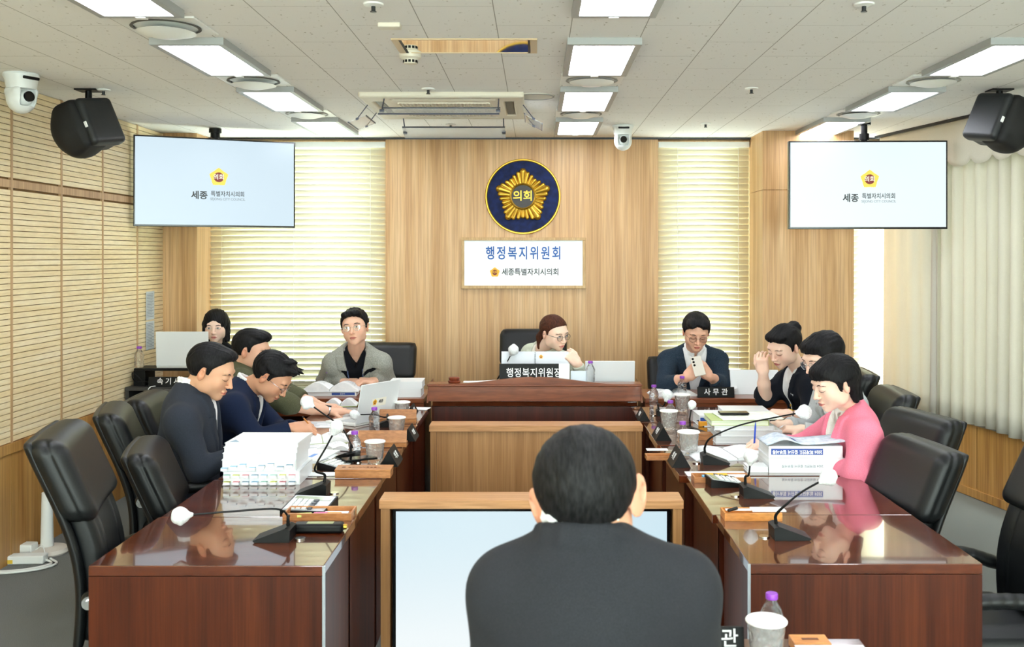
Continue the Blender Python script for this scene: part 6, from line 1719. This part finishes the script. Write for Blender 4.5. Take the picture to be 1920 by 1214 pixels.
# 10 --- woman with glasses between
p = Person('person with short black hair and thin glasses, mostly hidden behind the woman in pink', Head(P(1543, 674, 5.12), 112, 20, 0, 1.07),
           P(1574, 718, 5.22), [P(1548, 744, 5.42), P(1600, 760, 5.04)], [P(1520, 806, 5.36), P(1565, 822, 5.0)], [P(1476, 796, 5.22), P(1502, 806, 5.02)], (P(1600, 0, 5.2).x, 5.22, .54), .98, True, skin='#f2cfba')
p.body([dict(d=(-1, -.1, 0), n=(0, 0, 1), side=1, curl=(20, 25, 20), sc=.95), dict(d=(-1, .15, 0), n=(0, -.1, 1), side=-1, curl=(25, 30, 20), sc=.95)])
p.face('down', thick=.8); p.glasses(SILV, 22, 20, .0009)
p.hair(HBLK, hl=dict(y=[-130, -40, -22, -12, 4, 10, 26, 34, 52, 75, 130], z=[-72, -66, -50, 10, 8, -30, -20, 20, 44, 60, 66]), vol=(92, 110, 96), extra=[('e', (0, 48, 84), (70, 40, 32), 14), ('e', (0, -60, 60), (80, 56, 60), 20), ('c', (0, -55, 0), (0, -64, -50), 52, 44, 16)], seed=18, cuts=[('e', (24, 104, 40), (30, 34, 34), 10)])
p.jacket(cloth('grey white jacket', '#a9aeb0', '#c2c6c7', 400, .3), V=(.05, .2), seed=19, lapel=.03, amp=.002); p.shirt(WSH, V=(.03, .08)); p.legs(DTR, SHOE)
# 11 --- woman in pink
p = Person('person in a bright pink jacket with short black hair, writing with a blue pen', Head(P(1566, 722, 4.38), 102, 17, 0, 1.04),
           P(1594, 772, 4.46), [P(1562, 806, 4.68), P(1622, 818, 4.27)], [P(1502, 836, 4.78), P(1606, 888, 4.22)], [P(1446, 834, 4.70), P(1545, 872, 4.42)], (1.50, 4.46, .54), 1.02, True, skin='#f3ceba')
p.body([dict(d=(-.95, -.12, .02), n=(.1, -.35, .9), side=-1, curl=(40, 50, 30), thumb=(.4, .7, -.4), sc=.98), dict(d=(-.9, .3, 0), n=(0, -.1, 1), side=-1, curl=(25, 30, 20))])
p.face('down', thick=.9)
p.hair(HBLK, hl=dict(y=[-130, -50, -24, -18, -12, 4, 8, 20, 28, 45, 70, 130], z=[-95, -92, -88, -40, 22, 24, -22, -16, 24, 40, 48, 50]), vol=(90, 108, 94), extra=[('e', (0, 50, 72), (66, 42, 36), 14), ('c', (0, -58, 0), (0, -72, -85), 56, 34, 16), ('c', (-50, -45, -10), (-48, -50, -80), 26, 14, 12), ('c', (50, -45, -10), (48, -50, -80), 26, 14, 12)], seed=20)
PINK = cloth('pink jacket cloth', '#e4748f', '#ee8ca1', 500, .2)
p.jacket(PINK, V=(.075, .30), seed=21, lapel=.042, sleeves=(.80, .86), amp=.0026, belly=1.05)
p.shirt(cloth('ivory blouse', '#e6e2dc', '#f3f0ea', 400, .15), V=(.045, .20), collar=True); p.legs(DTR, SHOE)
for i in (0,):
    a = unit(p.W[i]-p.E[i]); q = p.E[i]+(p.W[i]-p.E[i])*.78
    S_ = Sdf(.004); S_.cone(q, p.W[i]-a*.005, .036, .040, .01); S_.cone(p.W[i]-a*.02, p.W[i]+a*.05, .031, .034, .004, op='-'); S_.obj('blouse_cuff', cloth('ivory blouse', '#e6e2dc', '#f3f0ea'), p.root, loc=p.off)
c = p.W[0]+V3(-.082, -.012, .012)
r = empty('blue_pen', tuple(c), 0, 'upright blue pen in the writing hand of the woman in pink', 'pen')
B().tube([(-.006, -.01, -.045), (.004, .0, .075)], .0045, 10).out('barrel', mat('blue plastic', '#2f52c0', .4), r); B().tube([(.004, 0, .075), (.006, .002, .098)], [.0045, .0012], 8).out('cap_end', mat('blue plastic', '#2f52c0', .4), r)
